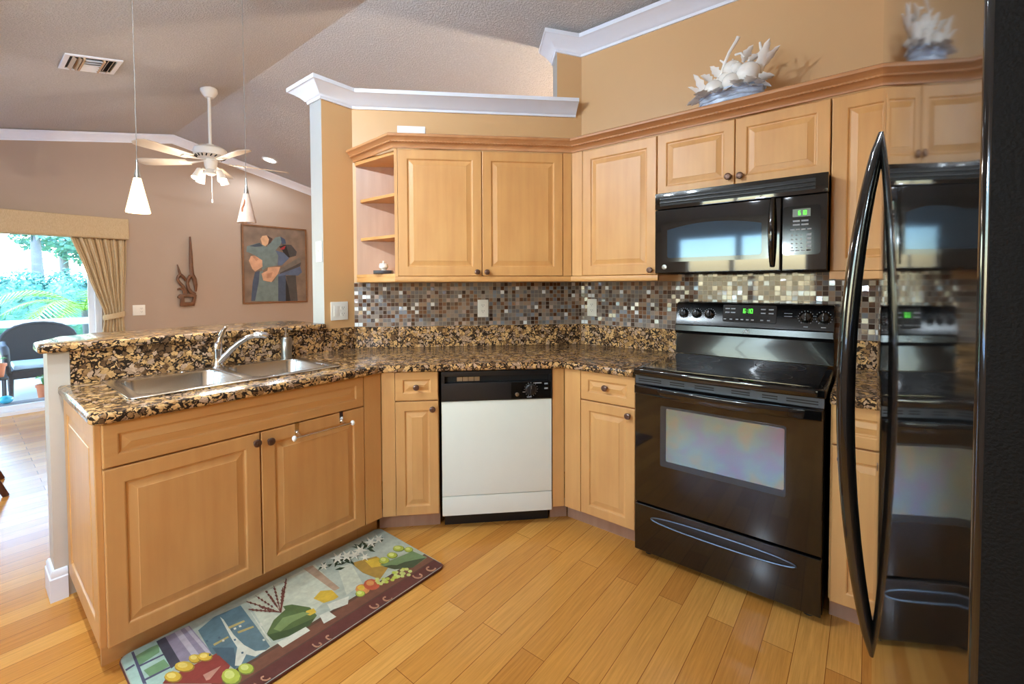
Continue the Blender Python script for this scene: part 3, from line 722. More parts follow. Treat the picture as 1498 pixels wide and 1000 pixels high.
# ------------------------------------------------------------------ kitchen mat (printed still life, laid in real overlapping patches of print)
MATP = [('sky',[(-2.036,0.532),(-2.019,1.027),(-1.977,1.071),(-1.991,1.199),(-2.034,1.387),(-1.825,1.391),(-1.733,1.178),(-1.741,0.982),(-1.734,0.869),(-1.701,0.705),(-1.687,0.578),(-1.901,0.533)]),
 ('pale',[(-2.023,0.733),(-2.019,1.027),(-1.78,1.004),(-1.727,0.875),(-1.742,0.756),(-1.755,0.703)]),
 ('window',[(-2.025,0.329),(-2.056,0.365),(-2.04,0.451),(-1.854,0.446),(-1.799,0.4),(-1.897,0.323)]),
 ('leafp',[(-2.015,0.367),(-2.021,0.413),(-2.017,0.436),(-1.969,0.428),(-1.954,0.367)]),
 ('leafp',[(-1.918,0.372),(-1.92,0.429),(-1.87,0.433),(-1.866,0.379)]),
 ('bar',[(-2.047,0.364),(-2.047,0.371),(-1.844,0.365),(-1.854,0.357)]),
 ('bar',[(-1.957,0.365),(-1.95,0.437),(-1.941,0.436),(-1.947,0.364)]),
 ('bar',[(-1.873,0.363),(-1.867,0.436),(-1.857,0.435),(-1.863,0.364)]),
 ('bar',[(-1.97,0.322),(-1.977,0.358),(-1.967,0.359),(-1.958,0.323)]),
 ('dark',[(-2.039,0.434),(-2.04,0.461),(-1.861,0.462),(-1.852,0.433)]),
 ('mauve',[(-2.04,0.461),(-2.035,0.535),(-1.814,0.544),(-1.829,0.499),(-1.859,0.461)]),
 ('pale2',[(-2.036,0.489),(-2.037,0.507),(-1.83,0.513),(-1.834,0.495)]),
 ('pale2',[(-2.034,0.52),(-2.033,0.531),(-1.821,0.541),(-1.822,0.531)]),
 ('book',[(-1.979,0.548),(-2.01,0.612),(-1.998,0.702),(-1.821,0.694),(-1.683,0.685),(-1.671,0.638),(-1.677,0.568),(-1.767,0.563),(-1.81,0.541)]),
 ('bookd',[(-1.844,0.552),(-1.782,0.601),(-1.687,0.578),(-1.679,0.567),(-1.779,0.553)]),
 ('cream',[(-1.993,0.626),(-1.964,0.629),(-1.847,0.624),(-1.766,0.629),(-1.704,0.643),(-1.677,0.671),(-1.678,0.633),(-1.714,0.617),(-1.677,0.585),(-1.693,0.573),(-1.742,0.594),(-1.772,0.609),(-1.836,0.612)]),
 ('gold',[(-1.859,0.56),(-1.858,0.608),(-1.848,0.608),(-1.846,0.56)]),
 ('gold',[(-1.908,0.625),(-1.898,0.678),(-1.886,0.677),(-1.893,0.625)]),
 ('gold',[(-1.855,0.638),(-1.838,0.688),(-1.827,0.687),(-1.841,0.638)]),
 ('cream',[(-1.979,0.717),(-1.725,0.699),(-1.696,0.695),(-1.732,0.694)]),
 ('vase',[(-1.755,0.703),(-1.806,0.75),(-1.828,0.804),(-1.76,0.873),(-1.696,0.868),(-1.67,0.827),(-1.675,0.759),(-1.701,0.705)]),
 ('vased',[(-1.748,0.702),(-1.71,0.767),(-1.691,0.856),(-1.668,0.826),(-1.673,0.758),(-1.7,0.704)]),
 ('cream',[(-1.68,0.708),(-1.673,0.811),(-1.642,0.813),(-1.642,0.711)]),
 ('tan',[(-2.028,0.977),(-2.02,1.016),(-1.773,1.011),(-1.776,0.986)]),
 ('pale',[(-1.911,1.08),(-1.892,1.138),(-1.721,1.089),(-1.71,1.005)]),
 ('yellow',[(-1.754,0.853),(-1.745,0.88),(-1.715,0.876),(-1.717,0.851),(-1.737,0.843)]),
 ('yellow',[(-1.801,0.908),(-1.822,0.95),(-1.789,0.983),(-1.727,0.979),(-1.726,0.958),(-1.741,0.921)]),
 ('cream',[(-1.724,0.926),(-1.696,1.008),(-1.657,0.979),(-1.679,0.916)]),
 ('cream',[(-1.688,0.874),(-1.683,0.909),(-1.629,0.912),(-1.634,0.863)]),
 ('oliv',[(-1.892,1.138),(-1.844,1.243),(-1.73,1.233),(-1.685,1.152),(-1.787,1.131)]),
 ('yellow',[(-1.856,1.188),(-1.828,1.244),(-1.746,1.231),(-1.786,1.178)]),
 ('bowl',[(-1.774,1.213),(-1.738,1.378),(-1.644,1.389),(-1.636,1.296),(-1.691,1.236)]),
 ('bowld',[(-1.751,1.216),(-1.646,1.387),(-1.636,1.296),(-1.691,1.236)]),
 ('brown',[(-1.609,0.55),(-1.619,0.655),(-1.634,0.791),(-1.631,0.919),(-1.64,1.115),(-1.65,1.384),(-1.561,1.398),(-1.538,1.363),(-1.535,1.216),(-1.515,0.625)]),
 ('brown2',[(-1.562,0.588),(-1.576,0.887),(-1.608,1.383),(-1.57,1.391),(-1.55,1.374),(-1.532,0.611)]),
 ('brownd',[(-1.609,0.55),(-1.621,0.655),(-1.636,0.792),(-1.634,0.92),(-1.643,1.116),(-1.653,1.386),(-1.638,1.387),(-1.62,1.112),(-1.613,0.918),(-1.612,0.789),(-1.586,0.569)]),
 ('redbowl',[(-1.804,0.397),(-1.816,0.408),(-1.802,0.553),(-1.705,0.563),(-1.651,0.518)]),
 ('redl',[(-1.737,0.492),(-1.73,0.544),(-1.699,0.5),(-1.703,0.491)]),
 ('yellowk',[(-1.781,0.446),(-1.772,0.44),(-1.771,0.431),(-1.779,0.42),(-1.795,0.412),(-1.813,0.407),(-1.83,0.408),(-1.84,0.414),(-1.841,0.423),(-1.833,0.434),(-1.817,0.442),(-1.798,0.447)]),
 ('yellow',[(-1.789,0.444),(-1.78,0.438),(-1.779,0.43),(-1.787,0.421),(-1.8,0.413),(-1.817,0.409),(-1.832,0.409),(-1.841,0.415),(-1.842,0.423),(-1.835,0.433),(-1.82,0.441),(-1.803,0.445)]),
 ('yellowl',[(-1.806,0.435),(-1.801,0.432),(-1.801,0.427),(-1.805,0.422),(-1.813,0.417),(-1.822,0.415),(-1.831,0.415),(-1.836,0.418),(-1.836,0.423),(-1.832,0.428),(-1.824,0.433),(-1.815,0.435)]),
 ('yellowk',[(-1.796,0.486),(-1.787,0.479),(-1.787,0.468),(-1.798,0.457),(-1.815,0.447),(-1.835,0.441),(-1.852,0.442),(-1.861,0.448),(-1.861,0.459),(-1.851,0.471),(-1.833,0.481),(-1.813,0.486)]),
 ('yellow',[(-1.804,0.483),(-1.795,0.477),(-1.796,0.468),(-1.805,0.457),(-1.821,0.448),(-1.838,0.443),(-1.854,0.443),(-1.863,0.449),(-1.862,0.459),(-1.853,0.47),(-1.837,0.479),(-1.819,0.484)]),
 ('yellowl',[(-1.823,0.472),(-1.819,0.469),(-1.819,0.464),(-1.824,0.458),(-1.833,0.453),(-1.843,0.45),(-1.851,0.45),(-1.856,0.454),(-1.856,0.459),(-1.851,0.465),(-1.842,0.47),(-1.832,0.473)]),
 ('yellowk',[(-1.817,0.511),(-1.808,0.506),(-1.807,0.498),(-1.812,0.49),(-1.824,0.484),(-1.839,0.482),(-1.852,0.483),(-1.862,0.488),(-1.864,0.495),(-1.858,0.503),(-1.846,0.51),(-1.831,0.512)]),
 ('yellow',[(-1.823,0.509),(-1.815,0.505),(-1.813,0.498),(-1.818,0.491),(-1.829,0.485),(-1.842,0.483),(-1.854,0.484),(-1.863,0.489),(-1.864,0.495),(-1.859,0.503),(-1.848,0.508),(-1.835,0.511)]),
 ('yellowl',[(-1.836,0.503),(-1.832,0.5),(-1.831,0.497),(-1.834,0.493),(-1.84,0.49),(-1.847,0.488),(-1.854,0.489),(-1.859,0.491),(-1.86,0.495),(-1.857,0.499),(-1.851,0.502),(-1.843,0.504)]),
 ('yellowk',[(-1.794,0.539),(-1.785,0.533),(-1.785,0.525),(-1.793,0.515),(-1.807,0.508),(-1.823,0.504),(-1.837,0.505),(-1.845,0.511),(-1.846,0.519),(-1.838,0.529),(-1.824,0.537),(-1.808,0.54)]),
 ('yellow',[(-1.8,0.537),(-1.792,0.532),(-1.792,0.524),(-1.799,0.516),(-1.811,0.509),(-1.826,0.505),(-1.839,0.506),(-1.846,0.511),(-1.847,0.519),(-1.84,0.528),(-1.827,0.535),(-1.813,0.538)]),
 ('yellowl',[(-1.816,0.529),(-1.811,0.526),(-1.811,0.522),(-1.815,0.517),(-1.822,0.513),(-1.83,0.511),(-1.837,0.512),(-1.841,0.515),(-1.842,0.519),(-1.838,0.524),(-1.831,0.528),(-1.823,0.53)]),
 ('limek',[(-1.625,0.57),(-1.61,0.56),(-1.607,0.548),(-1.616,0.536),(-1.634,0.527),(-1.657,0.524),(-1.679,0.527),(-1.694,0.536),(-1.698,0.549),(-1.69,0.561),(-1.671,0.57),(-1.647,0.573)]),
 ('lime',[(-1.634,0.568),(-1.62,0.559),(-1.617,0.548),(-1.625,0.537),(-1.642,0.529),(-1.662,0.526),(-1.682,0.529),(-1.696,0.537),(-1.7,0.549),(-1.692,0.56),(-1.675,0.569),(-1.654,0.571)]),
 ('limel',[(-1.655,0.559),(-1.647,0.554),(-1.646,0.548),(-1.65,0.541),(-1.659,0.537),(-1.671,0.535),(-1.682,0.537),(-1.69,0.542),(-1.692,0.548),(-1.688,0.554),(-1.678,0.559),(-1.666,0.56)]),
 ('limek',[(-1.625,0.609),(-1.615,0.602),(-1.615,0.593),(-1.622,0.583),(-1.636,0.575),(-1.653,0.572),(-1.669,0.574),(-1.679,0.581),(-1.68,0.591),(-1.672,0.601),(-1.657,0.609),(-1.64,0.612)]),
 ('lime',[(-1.631,0.608),(-1.623,0.601),(-1.622,0.593),(-1.629,0.584),(-1.642,0.577),(-1.657,0.574),(-1.671,0.576),(-1.68,0.582),(-1.681,0.591),(-1.674,0.6),(-1.661,0.607),(-1.645,0.61)]),
 ('limel',[(-1.648,0.6),(-1.643,0.596),(-1.642,0.591),(-1.646,0.587),(-1.653,0.583),(-1.662,0.581),(-1.67,0.582),(-1.675,0.586),(-1.675,0.591),(-1.671,0.596),(-1.664,0.6),(-1.655,0.601)]),
 ('limek',[(-1.763,1.261),(-1.754,1.251),(-1.753,1.239),(-1.76,1.229),(-1.773,1.223),(-1.789,1.223),(-1.804,1.229),(-1.813,1.24),(-1.815,1.252),(-1.808,1.262),(-1.794,1.268),(-1.778,1.268)]),
 ('lime',[(-1.769,1.261),(-1.761,1.251),(-1.76,1.241),(-1.766,1.231),(-1.778,1.226),(-1.793,1.226),(-1.806,1.232),(-1.815,1.241),(-1.816,1.252),(-1.809,1.262),(-1.797,1.267),(-1.782,1.267)]),
 ('limel',[(-1.785,1.255),(-1.78,1.25),(-1.779,1.244),(-1.783,1.239),(-1.79,1.236),(-1.798,1.236),(-1.805,1.239),(-1.81,1.244),(-1.811,1.251),(-1.807,1.256),(-1.8,1.259),(-1.792,1.258)]),
 ('limek',[(-1.767,1.311),(-1.759,1.3),(-1.759,1.289),(-1.767,1.279),(-1.78,1.273),(-1.795,1.272),(-1.809,1.278),(-1.817,1.288),(-1.817,1.299),(-1.81,1.31),(-1.796,1.316),(-1.78,1.316)]),
 ('lime',[(-1.773,1.31),(-1.766,1.301),(-1.766,1.29),(-1.773,1.281),(-1.785,1.276),(-1.798,1.275),(-1.811,1.28),(-1.818,1.289),(-1.818,1.3),(-1.811,1.309),(-1.799,1.315),(-1.785,1.315)]),
 ('limel',[(-1.788,1.304),(-1.784,1.299),(-1.784,1.293),(-1.788,1.288),(-1.795,1.285),(-1.802,1.284),(-1.809,1.287),(-1.813,1.292),(-1.813,1.298),(-1.809,1.303),(-1.803,1.306),(-1.795,1.307)]),
 ('limek',[(-1.786,1.366),(-1.779,1.356),(-1.779,1.343),(-1.788,1.332),(-1.802,1.325),(-1.819,1.324),(-1.833,1.33),(-1.841,1.341),(-1.841,1.354),(-1.832,1.365),(-1.817,1.372),(-1.801,1.372)]),
 ('lime',[(-1.793,1.366),(-1.786,1.356),(-1.786,1.344),(-1.794,1.334),(-1.807,1.328),(-1.822,1.327),(-1.835,1.333),(-1.842,1.342),(-1.842,1.354),(-1.834,1.364),(-1.821,1.371),(-1.806,1.371)]),
 ('limel',[(-1.809,1.359),(-1.805,1.353),(-1.806,1.347),(-1.81,1.341),(-1.817,1.338),(-1.826,1.337),(-1.833,1.34),(-1.837,1.346),(-1.837,1.352),(-1.832,1.358),(-1.825,1.361),(-1.817,1.362)]),
 ('limek',[(-1.745,1.387),(-1.738,1.378),(-1.738,1.367),(-1.744,1.359),(-1.756,1.354),(-1.769,1.354),(-1.781,1.359),(-1.787,1.368),(-1.788,1.379),(-1.781,1.388),(-1.77,1.393),(-1.756,1.392)]),
 ('lime',[(-1.75,1.387),(-1.744,1.378),(-1.744,1.369),(-1.75,1.361),(-1.76,1.356),(-1.772,1.357),(-1.782,1.361),(-1.788,1.37),(-1.789,1.379),(-1.783,1.387),(-1.772,1.392),(-1.76,1.391)]),
 ('limel',[(-1.763,1.382),(-1.759,1.377),(-1.759,1.372),(-1.763,1.367),(-1.768,1.365),(-1.775,1.365),(-1.781,1.368),(-1.784,1.372),(-1.784,1.377),(-1.781,1.382),(-1.775,1.384),(-1.769,1.384)]),
 ('peach',[(-1.664,1.087),(-1.653,1.075),(-1.652,1.062),(-1.661,1.05),(-1.677,1.043),(-1.696,1.042),(-1.713,1.048),(-1.724,1.06),(-1.726,1.074),(-1.717,1.086),(-1.7,1.094),(-1.681,1.094)]),
 ('peach',[(-1.671,1.086),(-1.661,1.076),(-1.66,1.063),(-1.668,1.053),(-1.683,1.046),(-1.7,1.045),(-1.716,1.051),(-1.726,1.062),(-1.727,1.074),(-1.719,1.085),(-1.704,1.092),(-1.687,1.092)]),
 ('yellow',[(-1.689,1.079),(-1.684,1.073),(-1.683,1.066),(-1.688,1.06),(-1.696,1.057),(-1.705,1.056),(-1.714,1.059),(-1.72,1.065),(-1.721,1.072),(-1.716,1.078),(-1.708,1.082),(-1.698,1.082)]),
 ('peachr',[(-1.655,1.131),(-1.643,1.118),(-1.642,1.102),(-1.652,1.089),(-1.67,1.08),(-1.692,1.08),(-1.711,1.087),(-1.723,1.1),(-1.725,1.116),(-1.714,1.13),(-1.696,1.139),(-1.674,1.139)]),
 ('peachr',[(-1.663,1.13),(-1.652,1.118),(-1.652,1.104),(-1.661,1.092),(-1.677,1.084),(-1.696,1.084),(-1.714,1.09),(-1.725,1.102),(-1.726,1.117),(-1.717,1.13),(-1.7,1.137),(-1.68,1.137)]),
 ('peach',[(-1.684,1.122),(-1.678,1.115),(-1.677,1.108),(-1.682,1.101),(-1.691,1.096),(-1.702,1.096),(-1.712,1.1),(-1.718,1.107),(-1.719,1.115),(-1.714,1.122),(-1.704,1.126),(-1.693,1.126)]),
 ('limek',[(-1.654,1.059),(-1.648,1.051),(-1.647,1.042),(-1.653,1.034),(-1.664,1.029),(-1.677,1.028),(-1.688,1.032),(-1.694,1.04),(-1.695,1.048),(-1.688,1.057),(-1.678,1.062),(-1.665,1.063)]),
 ('lime',[(-1.659,1.058),(-1.653,1.051),(-1.653,1.043),(-1.658,1.036),(-1.668,1.031),(-1.679,1.031),(-1.689,1.034),(-1.695,1.041),(-1.695,1.049),(-1.69,1.056),(-1.68,1.061),(-1.669,1.061)]),
 ('limel',[(-1.671,1.053),(-1.668,1.049),(-1.668,1.045),(-1.671,1.041),(-1.676,1.038),(-1.682,1.038),(-1.688,1.039),(-1.691,1.043),(-1.691,1.048),(-1.688,1.052),(-1.683,1.054),(-1.676,1.055)]),
 ('vasel',[(-1.758,0.729),(-1.79,0.778),(-1.757,0.843),(-1.729,0.857),(-1.738,0.789),(-1.726,0.74)]),
 ('vase',[(-1.828,0.804),(-1.855,0.807),(-1.836,0.835),(-1.76,0.873),(-1.763,0.846)]),
 ('bowl',[(-1.764,1.225),(-1.732,1.373),(-1.678,1.385),(-1.708,1.261)]),
 ('oliv',[(-1.884,1.14),(-1.787,1.131),(-1.685,1.152),(-1.696,1.171),(-1.804,1.154)]),
 ('cream',[(-1.884,0.636),(-1.881,0.643),(-1.87,0.641),(-1.872,0.634)]),
 ('bookd',[(-1.881,0.583),(-1.878,0.589),(-1.867,0.587),(-1.869,0.581)]),
 ('cream',[(-1.839,0.725),(-1.836,0.732),(-1.825,0.729),(-1.827,0.723)]),
 ('bookd',[(-1.738,0.609),(-1.735,0.615),(-1.725,0.613),(-1.727,0.607)]),
 ('cream',[(-1.834,0.708),(-1.831,0.715),(-1.819,0.712),(-1.822,0.706)]),
 ('bookd',[(-1.818,0.533),(-1.815,0.539),(-1.805,0.537),(-1.807,0.532)]),
 ('cream',[(-1.739,0.681),(-1.736,0.688),(-1.725,0.685),(-1.728,0.679)]),
 ('bookd',[(-1.899,0.548),(-1.896,0.555),(-1.885,0.553),(-1.887,0.547)]),
 ('cream',[(-1.882,0.653),(-1.879,0.66),(-1.867,0.658),(-1.87,0.651)]),
 ('bookd',[(-1.798,0.552),(-1.795,0.558),(-1.785,0.556),(-1.787,0.551)]),
 ('cream',[(-1.854,0.587),(-1.851,0.593),(-1.84,0.591),(-1.842,0.585)]),
 ('bookd',[(-1.824,0.615),(-1.821,0.621),(-1.81,0.619),(-1.813,0.613)]),
 ('cream',[(-1.824,0.707),(-1.82,0.714),(-1.809,0.711),(-1.812,0.705)]),
 ('bookd',[(-1.888,0.627),(-1.885,0.633),(-1.874,0.631),(-1.876,0.625)]),
 ('lime',[(-1.665,1.169),(-1.662,1.161),(-1.67,1.154),(-1.682,1.157),(-1.686,1.166),(-1.677,1.172)]),
 ('grape',[(-1.659,1.234),(-1.655,1.225),(-1.663,1.219),(-1.675,1.222),(-1.679,1.231),(-1.671,1.237)]),
 ('grape',[(-1.676,1.144),(-1.672,1.135),(-1.68,1.129),(-1.692,1.131),(-1.696,1.14),(-1.688,1.146)]),
 ('lime',[(-1.654,1.172),(-1.65,1.163),(-1.658,1.157),(-1.67,1.159),(-1.674,1.168),(-1.666,1.174)]),
 ('grape',[(-1.626,1.249),(-1.622,1.24),(-1.63,1.234),(-1.642,1.237),(-1.646,1.246),(-1.638,1.252)]),
 ('grape',[(-1.648,1.143),(-1.644,1.135),(-1.652,1.129),(-1.664,1.131),(-1.667,1.14),(-1.659,1.146)]),
 ('lime',[(-1.636,1.205),(-1.632,1.196),(-1.64,1.189),(-1.652,1.192),(-1.656,1.201),(-1.648,1.207)]),
 ('grape',[(-1.661,1.141),(-1.657,1.132),(-1.665,1.126),(-1.677,1.128),(-1.681,1.137),(-1.673,1.143)]),
 ('grape',[(-1.65,1.158),(-1.646,1.149),(-1.654,1.143),(-1.666,1.145),(-1.67,1.154),(-1.662,1.16)]),
 ('lime',[(-1.63,1.191),(-1.626,1.182),(-1.634,1.176),(-1.646,1.178),(-1.65,1.187),(-1.642,1.193)]),
 ('grape',[(-1.635,1.244),(-1.631,1.235),(-1.639,1.229),(-1.651,1.232),(-1.655,1.241),(-1.647,1.247)]),
 ('grape',[(-1.616,1.234),(-1.612,1.225),(-1.62,1.219),(-1.632,1.221),(-1.636,1.231),(-1.628,1.237)]),
 ('lime',[(-1.651,1.268),(-1.647,1.258),(-1.655,1.251),(-1.667,1.254),(-1.672,1.264),(-1.663,1.271)]),
 ('grape',[(-1.657,1.17),(-1.653,1.161),(-1.661,1.155),(-1.673,1.157),(-1.677,1.166),(-1.669,1.172)]),
 ('grape',[(-1.645,1.22),(-1.641,1.211),(-1.649,1.204),(-1.661,1.207),(-1.665,1.216),(-1.657,1.222)]),
 ('lime',[(-1.652,1.182),(-1.649,1.173),(-1.657,1.167),(-1.668,1.17),(-1.672,1.178),(-1.664,1.185)]),
 ('grape',[(-1.63,1.216),(-1.626,1.206),(-1.634,1.2),(-1.646,1.203),(-1.65,1.212),(-1.642,1.218)]),
 ('grape',[(-1.6,1.257),(-1.597,1.248),(-1.605,1.241),(-1.616,1.244),(-1.62,1.253),(-1.612,1.26)]),
 ('lime',[(-1.63,1.214),(-1.626,1.204),(-1.634,1.198),(-1.646,1.201),(-1.65,1.21),(-1.642,1.216)]),
 ('grape',[(-1.615,1.277),(-1.611,1.267),(-1.619,1.261),(-1.631,1.264),(-1.635,1.273),(-1.627,1.28)]),
 ('grape',[(-1.628,1.221),(-1.624,1.212),(-1.632,1.206),(-1.644,1.209),(-1.648,1.218),(-1.64,1.224)]),
 ('lime',[(-1.666,1.226),(-1.662,1.216),(-1.67,1.21),(-1.683,1.213),(-1.687,1.222),(-1.678,1.228)]),
 ('grape',[(-1.639,1.277),(-1.636,1.267),(-1.644,1.261),(-1.656,1.264),(-1.66,1.273),(-1.652,1.28)]),
 ('grape',[(-1.649,1.259),(-1.645,1.25),(-1.653,1.243),(-1.666,1.246),(-1.67,1.255),(-1.661,1.262)]),
 ('lime',[(-1.638,1.166),(-1.635,1.157),(-1.643,1.151),(-1.654,1.153),(-1.658,1.162),(-1.65,1.168)]),
 ('grape',[(-1.687,1.152),(-1.683,1.143),(-1.691,1.137),(-1.703,1.139),(-1.707,1.148),(-1.699,1.154)]),
 ('leafd',[(-1.943,1.289),(-1.945,1.252),(-1.97,1.225),(-1.968,1.262)]),
 ('leafd',[(-1.917,1.145),(-1.891,1.148),(-1.863,1.138),(-1.889,1.135)]),
 ('leafd',[(-2.022,1.231),(-1.992,1.242),(-1.951,1.237),(-1.981,1.226)]),
 ('leafd',[(-2.007,1.211),(-1.983,1.237),(-1.94,1.249),(-1.964,1.223)]),
 ('leafd',[(-1.883,1.102),(-1.883,1.078),(-1.904,1.063),(-1.904,1.086)]),
 ('leafd',[(-1.954,1.181),(-1.927,1.156),(-1.918,1.13),(-1.945,1.154)]),
 ('leafd',[(-1.91,1.203),(-1.916,1.177),(-1.943,1.161),(-1.937,1.188)]),
 ('leafd',[(-1.948,1.133),(-1.92,1.14),(-1.885,1.134),(-1.912,1.126)]),
 ('leafd',[(-1.959,1.358),(-1.932,1.344),(-1.92,1.323),(-1.946,1.337)]),
 ('leafd',[(-1.955,1.119),(-1.939,1.142),(-1.904,1.154),(-1.92,1.13)]),
 ('leafd',[(-2.004,1.27),(-1.975,1.245),(-1.965,1.219),(-1.993,1.243)]),
 ('leafd',[(-1.967,1.273),(-1.944,1.241),(-1.942,1.211),(-1.965,1.242)]),
 ('leafd',[(-1.994,1.068),(-1.967,1.039),(-1.959,1.01),(-1.986,1.038)]),
 ('leafd',[(-1.96,1.109),(-1.933,1.092),(-1.921,1.071),(-1.948,1.087)]),
 ('leafd',[(-1.994,1.145),(-1.954,1.141),(-1.917,1.125),(-1.956,1.129)]),
 ('leafd',[(-1.95,1.128),(-1.938,1.108),(-1.946,1.093),(-1.959,1.112)]),
 ('leafd',[(-1.946,1.183),(-1.916,1.185),(-1.885,1.174),(-1.914,1.172)]),
 ('leafd',[(-2.004,1.291),(-1.973,1.303),(-1.932,1.298),(-1.962,1.287)]),
 ('leafd',[(-2.017,1.272),(-1.982,1.272),(-1.945,1.258),(-1.98,1.258)]),
 ('leafd',[(-1.941,1.313),(-1.935,1.288),(-1.953,1.271),(-1.959,1.296)]),
 ('leafd',[(-1.912,1.128),(-1.912,1.103),(-1.932,1.085),(-1.933,1.11)]),
 ('leafd',[(-1.996,1.115),(-1.967,1.103),(-1.95,1.085),(-1.979,1.096)]),
 ('leafd',[(-1.937,1.251),(-1.911,1.263),(-1.875,1.259),(-1.901,1.247)]),
 ('leafd',[(-1.924,1.293),(-1.914,1.265),(-1.927,1.244),(-1.937,1.271)]),
 ('leafd',[(-1.955,1.08),(-1.944,1.058),(-1.955,1.04),(-1.966,1.062)]),
 ('leafd',[(-1.978,1.135),(-1.942,1.128),(-1.913,1.111),(-1.947,1.118)]),
 ('lily',[(-1.949,1.061),(-1.958,1.047),(-1.933,1.038),(-1.959,1.039),(-1.953,1.023),(-1.97,1.037),(-1.989,1.029),(-1.981,1.043),(-2.007,1.051),(-1.98,1.051),(-1.986,1.067),(-1.969,1.052)]),
 ('lily',[(-1.944,1.141),(-1.958,1.119),(-1.92,1.105),(-1.959,1.107),(-1.95,1.082),(-1.977,1.105),(-2.007,1.092),(-1.993,1.114),(-2.034,1.129),(-1.992,1.127),(-2.002,1.154),(-1.974,1.129)]),
 ('lily',[(-1.926,1.179),(-1.94,1.156),(-1.901,1.142),(-1.941,1.144),(-1.932,1.118),(-1.959,1.142),(-1.989,1.129),(-1.975,1.152),(-2.016,1.167),(-1.974,1.164),(-1.984,1.192),(-1.956,1.167)]),
 ('lily',[(-1.909,1.204),(-1.92,1.185),(-1.889,1.172),(-1.921,1.174),(-1.914,1.152),(-1.936,1.173),(-1.961,1.162),(-1.95,1.181),(-1.983,1.194),(-1.949,1.192),(-1.957,1.215),(-1.934,1.194)]),
 ('lily',[(-1.916,1.245),(-1.929,1.223),(-1.893,1.208),(-1.931,1.211),(-1.922,1.185),(-1.948,1.209),(-1.977,1.198),(-1.964,1.219),(-2.003,1.235),(-1.963,1.232),(-1.972,1.259),(-1.945,1.234)]),
 ('lily',[(-1.935,1.317),(-1.948,1.294),(-1.91,1.278),(-1.95,1.282),(-1.941,1.254),(-1.967,1.28),(-1.997,1.268),(-1.984,1.291),(-2.024,1.308),(-1.983,1.304),(-1.993,1.333),(-1.965,1.306)]),
 ('lily',[(-1.934,1.356),(-1.946,1.337),(-1.914,1.323),(-1.947,1.326),(-1.939,1.303),(-1.961,1.325),(-1.986,1.316),(-1.975,1.335),(-2.009,1.35),(-1.974,1.346),(-1.982,1.371),(-1.959,1.347)]),
 ('lily',[(-1.859,1.22),(-1.868,1.205),(-1.843,1.195),(-1.869,1.197),(-1.864,1.178),(-1.881,1.195),(-1.901,1.187),(-1.891,1.202),(-1.917,1.213),(-1.891,1.211),(-1.896,1.229),(-1.879,1.212)]),
 ('twig',[(-1.831,0.785),(-2.007,0.725),(-1.994,0.725),(-1.821,0.786)]),
 ('twig',[(-1.897,0.763),(-1.893,0.769),(-1.877,0.767),(-1.879,0.761)]),
 ('twig',[(-1.919,0.755),(-1.916,0.761),(-1.9,0.759),(-1.901,0.753)]),
 ('twig',[(-1.942,0.747),(-1.938,0.753),(-1.922,0.751),(-1.924,0.745)]),
 ('twig',[(-1.965,0.739),(-1.961,0.745),(-1.945,0.743),(-1.947,0.737)]),
 ('twig',[(-1.989,0.731),(-1.985,0.737),(-1.968,0.735),(-1.97,0.729)]),
 ('twig',[(-1.831,0.785),(-2.014,0.763),(-2.001,0.763),(-1.821,0.786)]),
 ('twig',[(-1.898,0.776),(-1.894,0.782),(-1.879,0.78),(-1.88,0.774)]),
 ('twig',[(-1.922,0.773),(-1.918,0.779),(-1.902,0.777),(-1.904,0.771)]),
 ('twig',[(-1.946,0.77),(-1.942,0.776),(-1.925,0.774),(-1.927,0.768)]),
 ('twig',[(-1.97,0.767),(-1.966,0.773),(-1.949,0.771),(-1.951,0.765)]),
 ('twig',[(-1.994,0.764),(-1.99,0.77),(-1.973,0.768),(-1.975,0.762)]),
 ('twig',[(-1.831,0.785),(-1.95,0.712),(-1.938,0.712),(-1.821,0.786)]),
 ('twig',[(-1.878,0.758),(-1.874,0.764),(-1.858,0.762),(-1.86,0.756)]),
 ('twig',[(-1.893,0.748),(-1.889,0.755),(-1.874,0.752),(-1.875,0.746)]),
 ('twig',[(-1.908,0.739),(-1.905,0.745),(-1.889,0.743),(-1.891,0.737)]),
 ('twig',[(-1.924,0.729),(-1.92,0.735),(-1.904,0.733),(-1.906,0.727)]),
 ('twig',[(-1.939,0.72),(-1.935,0.726),(-1.919,0.724),(-1.921,0.718)]),
 ('twig',[(-1.831,0.785),(-2.028,0.806),(-2.015,0.805),(-1.821,0.786)]),
 ('twig',[(-1.902,0.79),(-1.898,0.796),(-1.882,0.794),(-1.884,0.788)]),
 ('twig',[(-1.928,0.793),(-1.924,0.799),(-1.907,0.797),(-1.909,0.79)]),
 ('twig',[(-1.953,0.795),(-1.949,0.802),(-1.933,0.799),(-1.935,0.793)]),
 ('twig',[(-1.98,0.798),(-1.976,0.804),(-1.959,0.802),(-1.96,0.795)]),
 ('twig',[(-2.006,0.8),(-2.003,0.807),(-1.985,0.805),(-1.987,0.798)]),
 ('twig',[(-1.831,0.785),(-2.02,0.84),(-2.007,0.839),(-1.821,0.786)]),
 ('twig',[(-1.899,0.801),(-1.895,0.808),(-1.879,0.805),(-1.881,0.799)]),
 ('twig',[(-1.923,0.808),(-1.919,0.815),(-1.903,0.812),(-1.905,0.806)]),
 ('twig',[(-1.948,0.815),(-1.944,0.822),(-1.927,0.819),(-1.929,0.813)]),
 ('twig',[(-1.973,0.823),(-1.969,0.829),(-1.952,0.827),(-1.954,0.82)]),
 ('twig',[(-1.999,0.83),(-1.995,0.837),(-1.978,0.834),(-1.979,0.827)]),
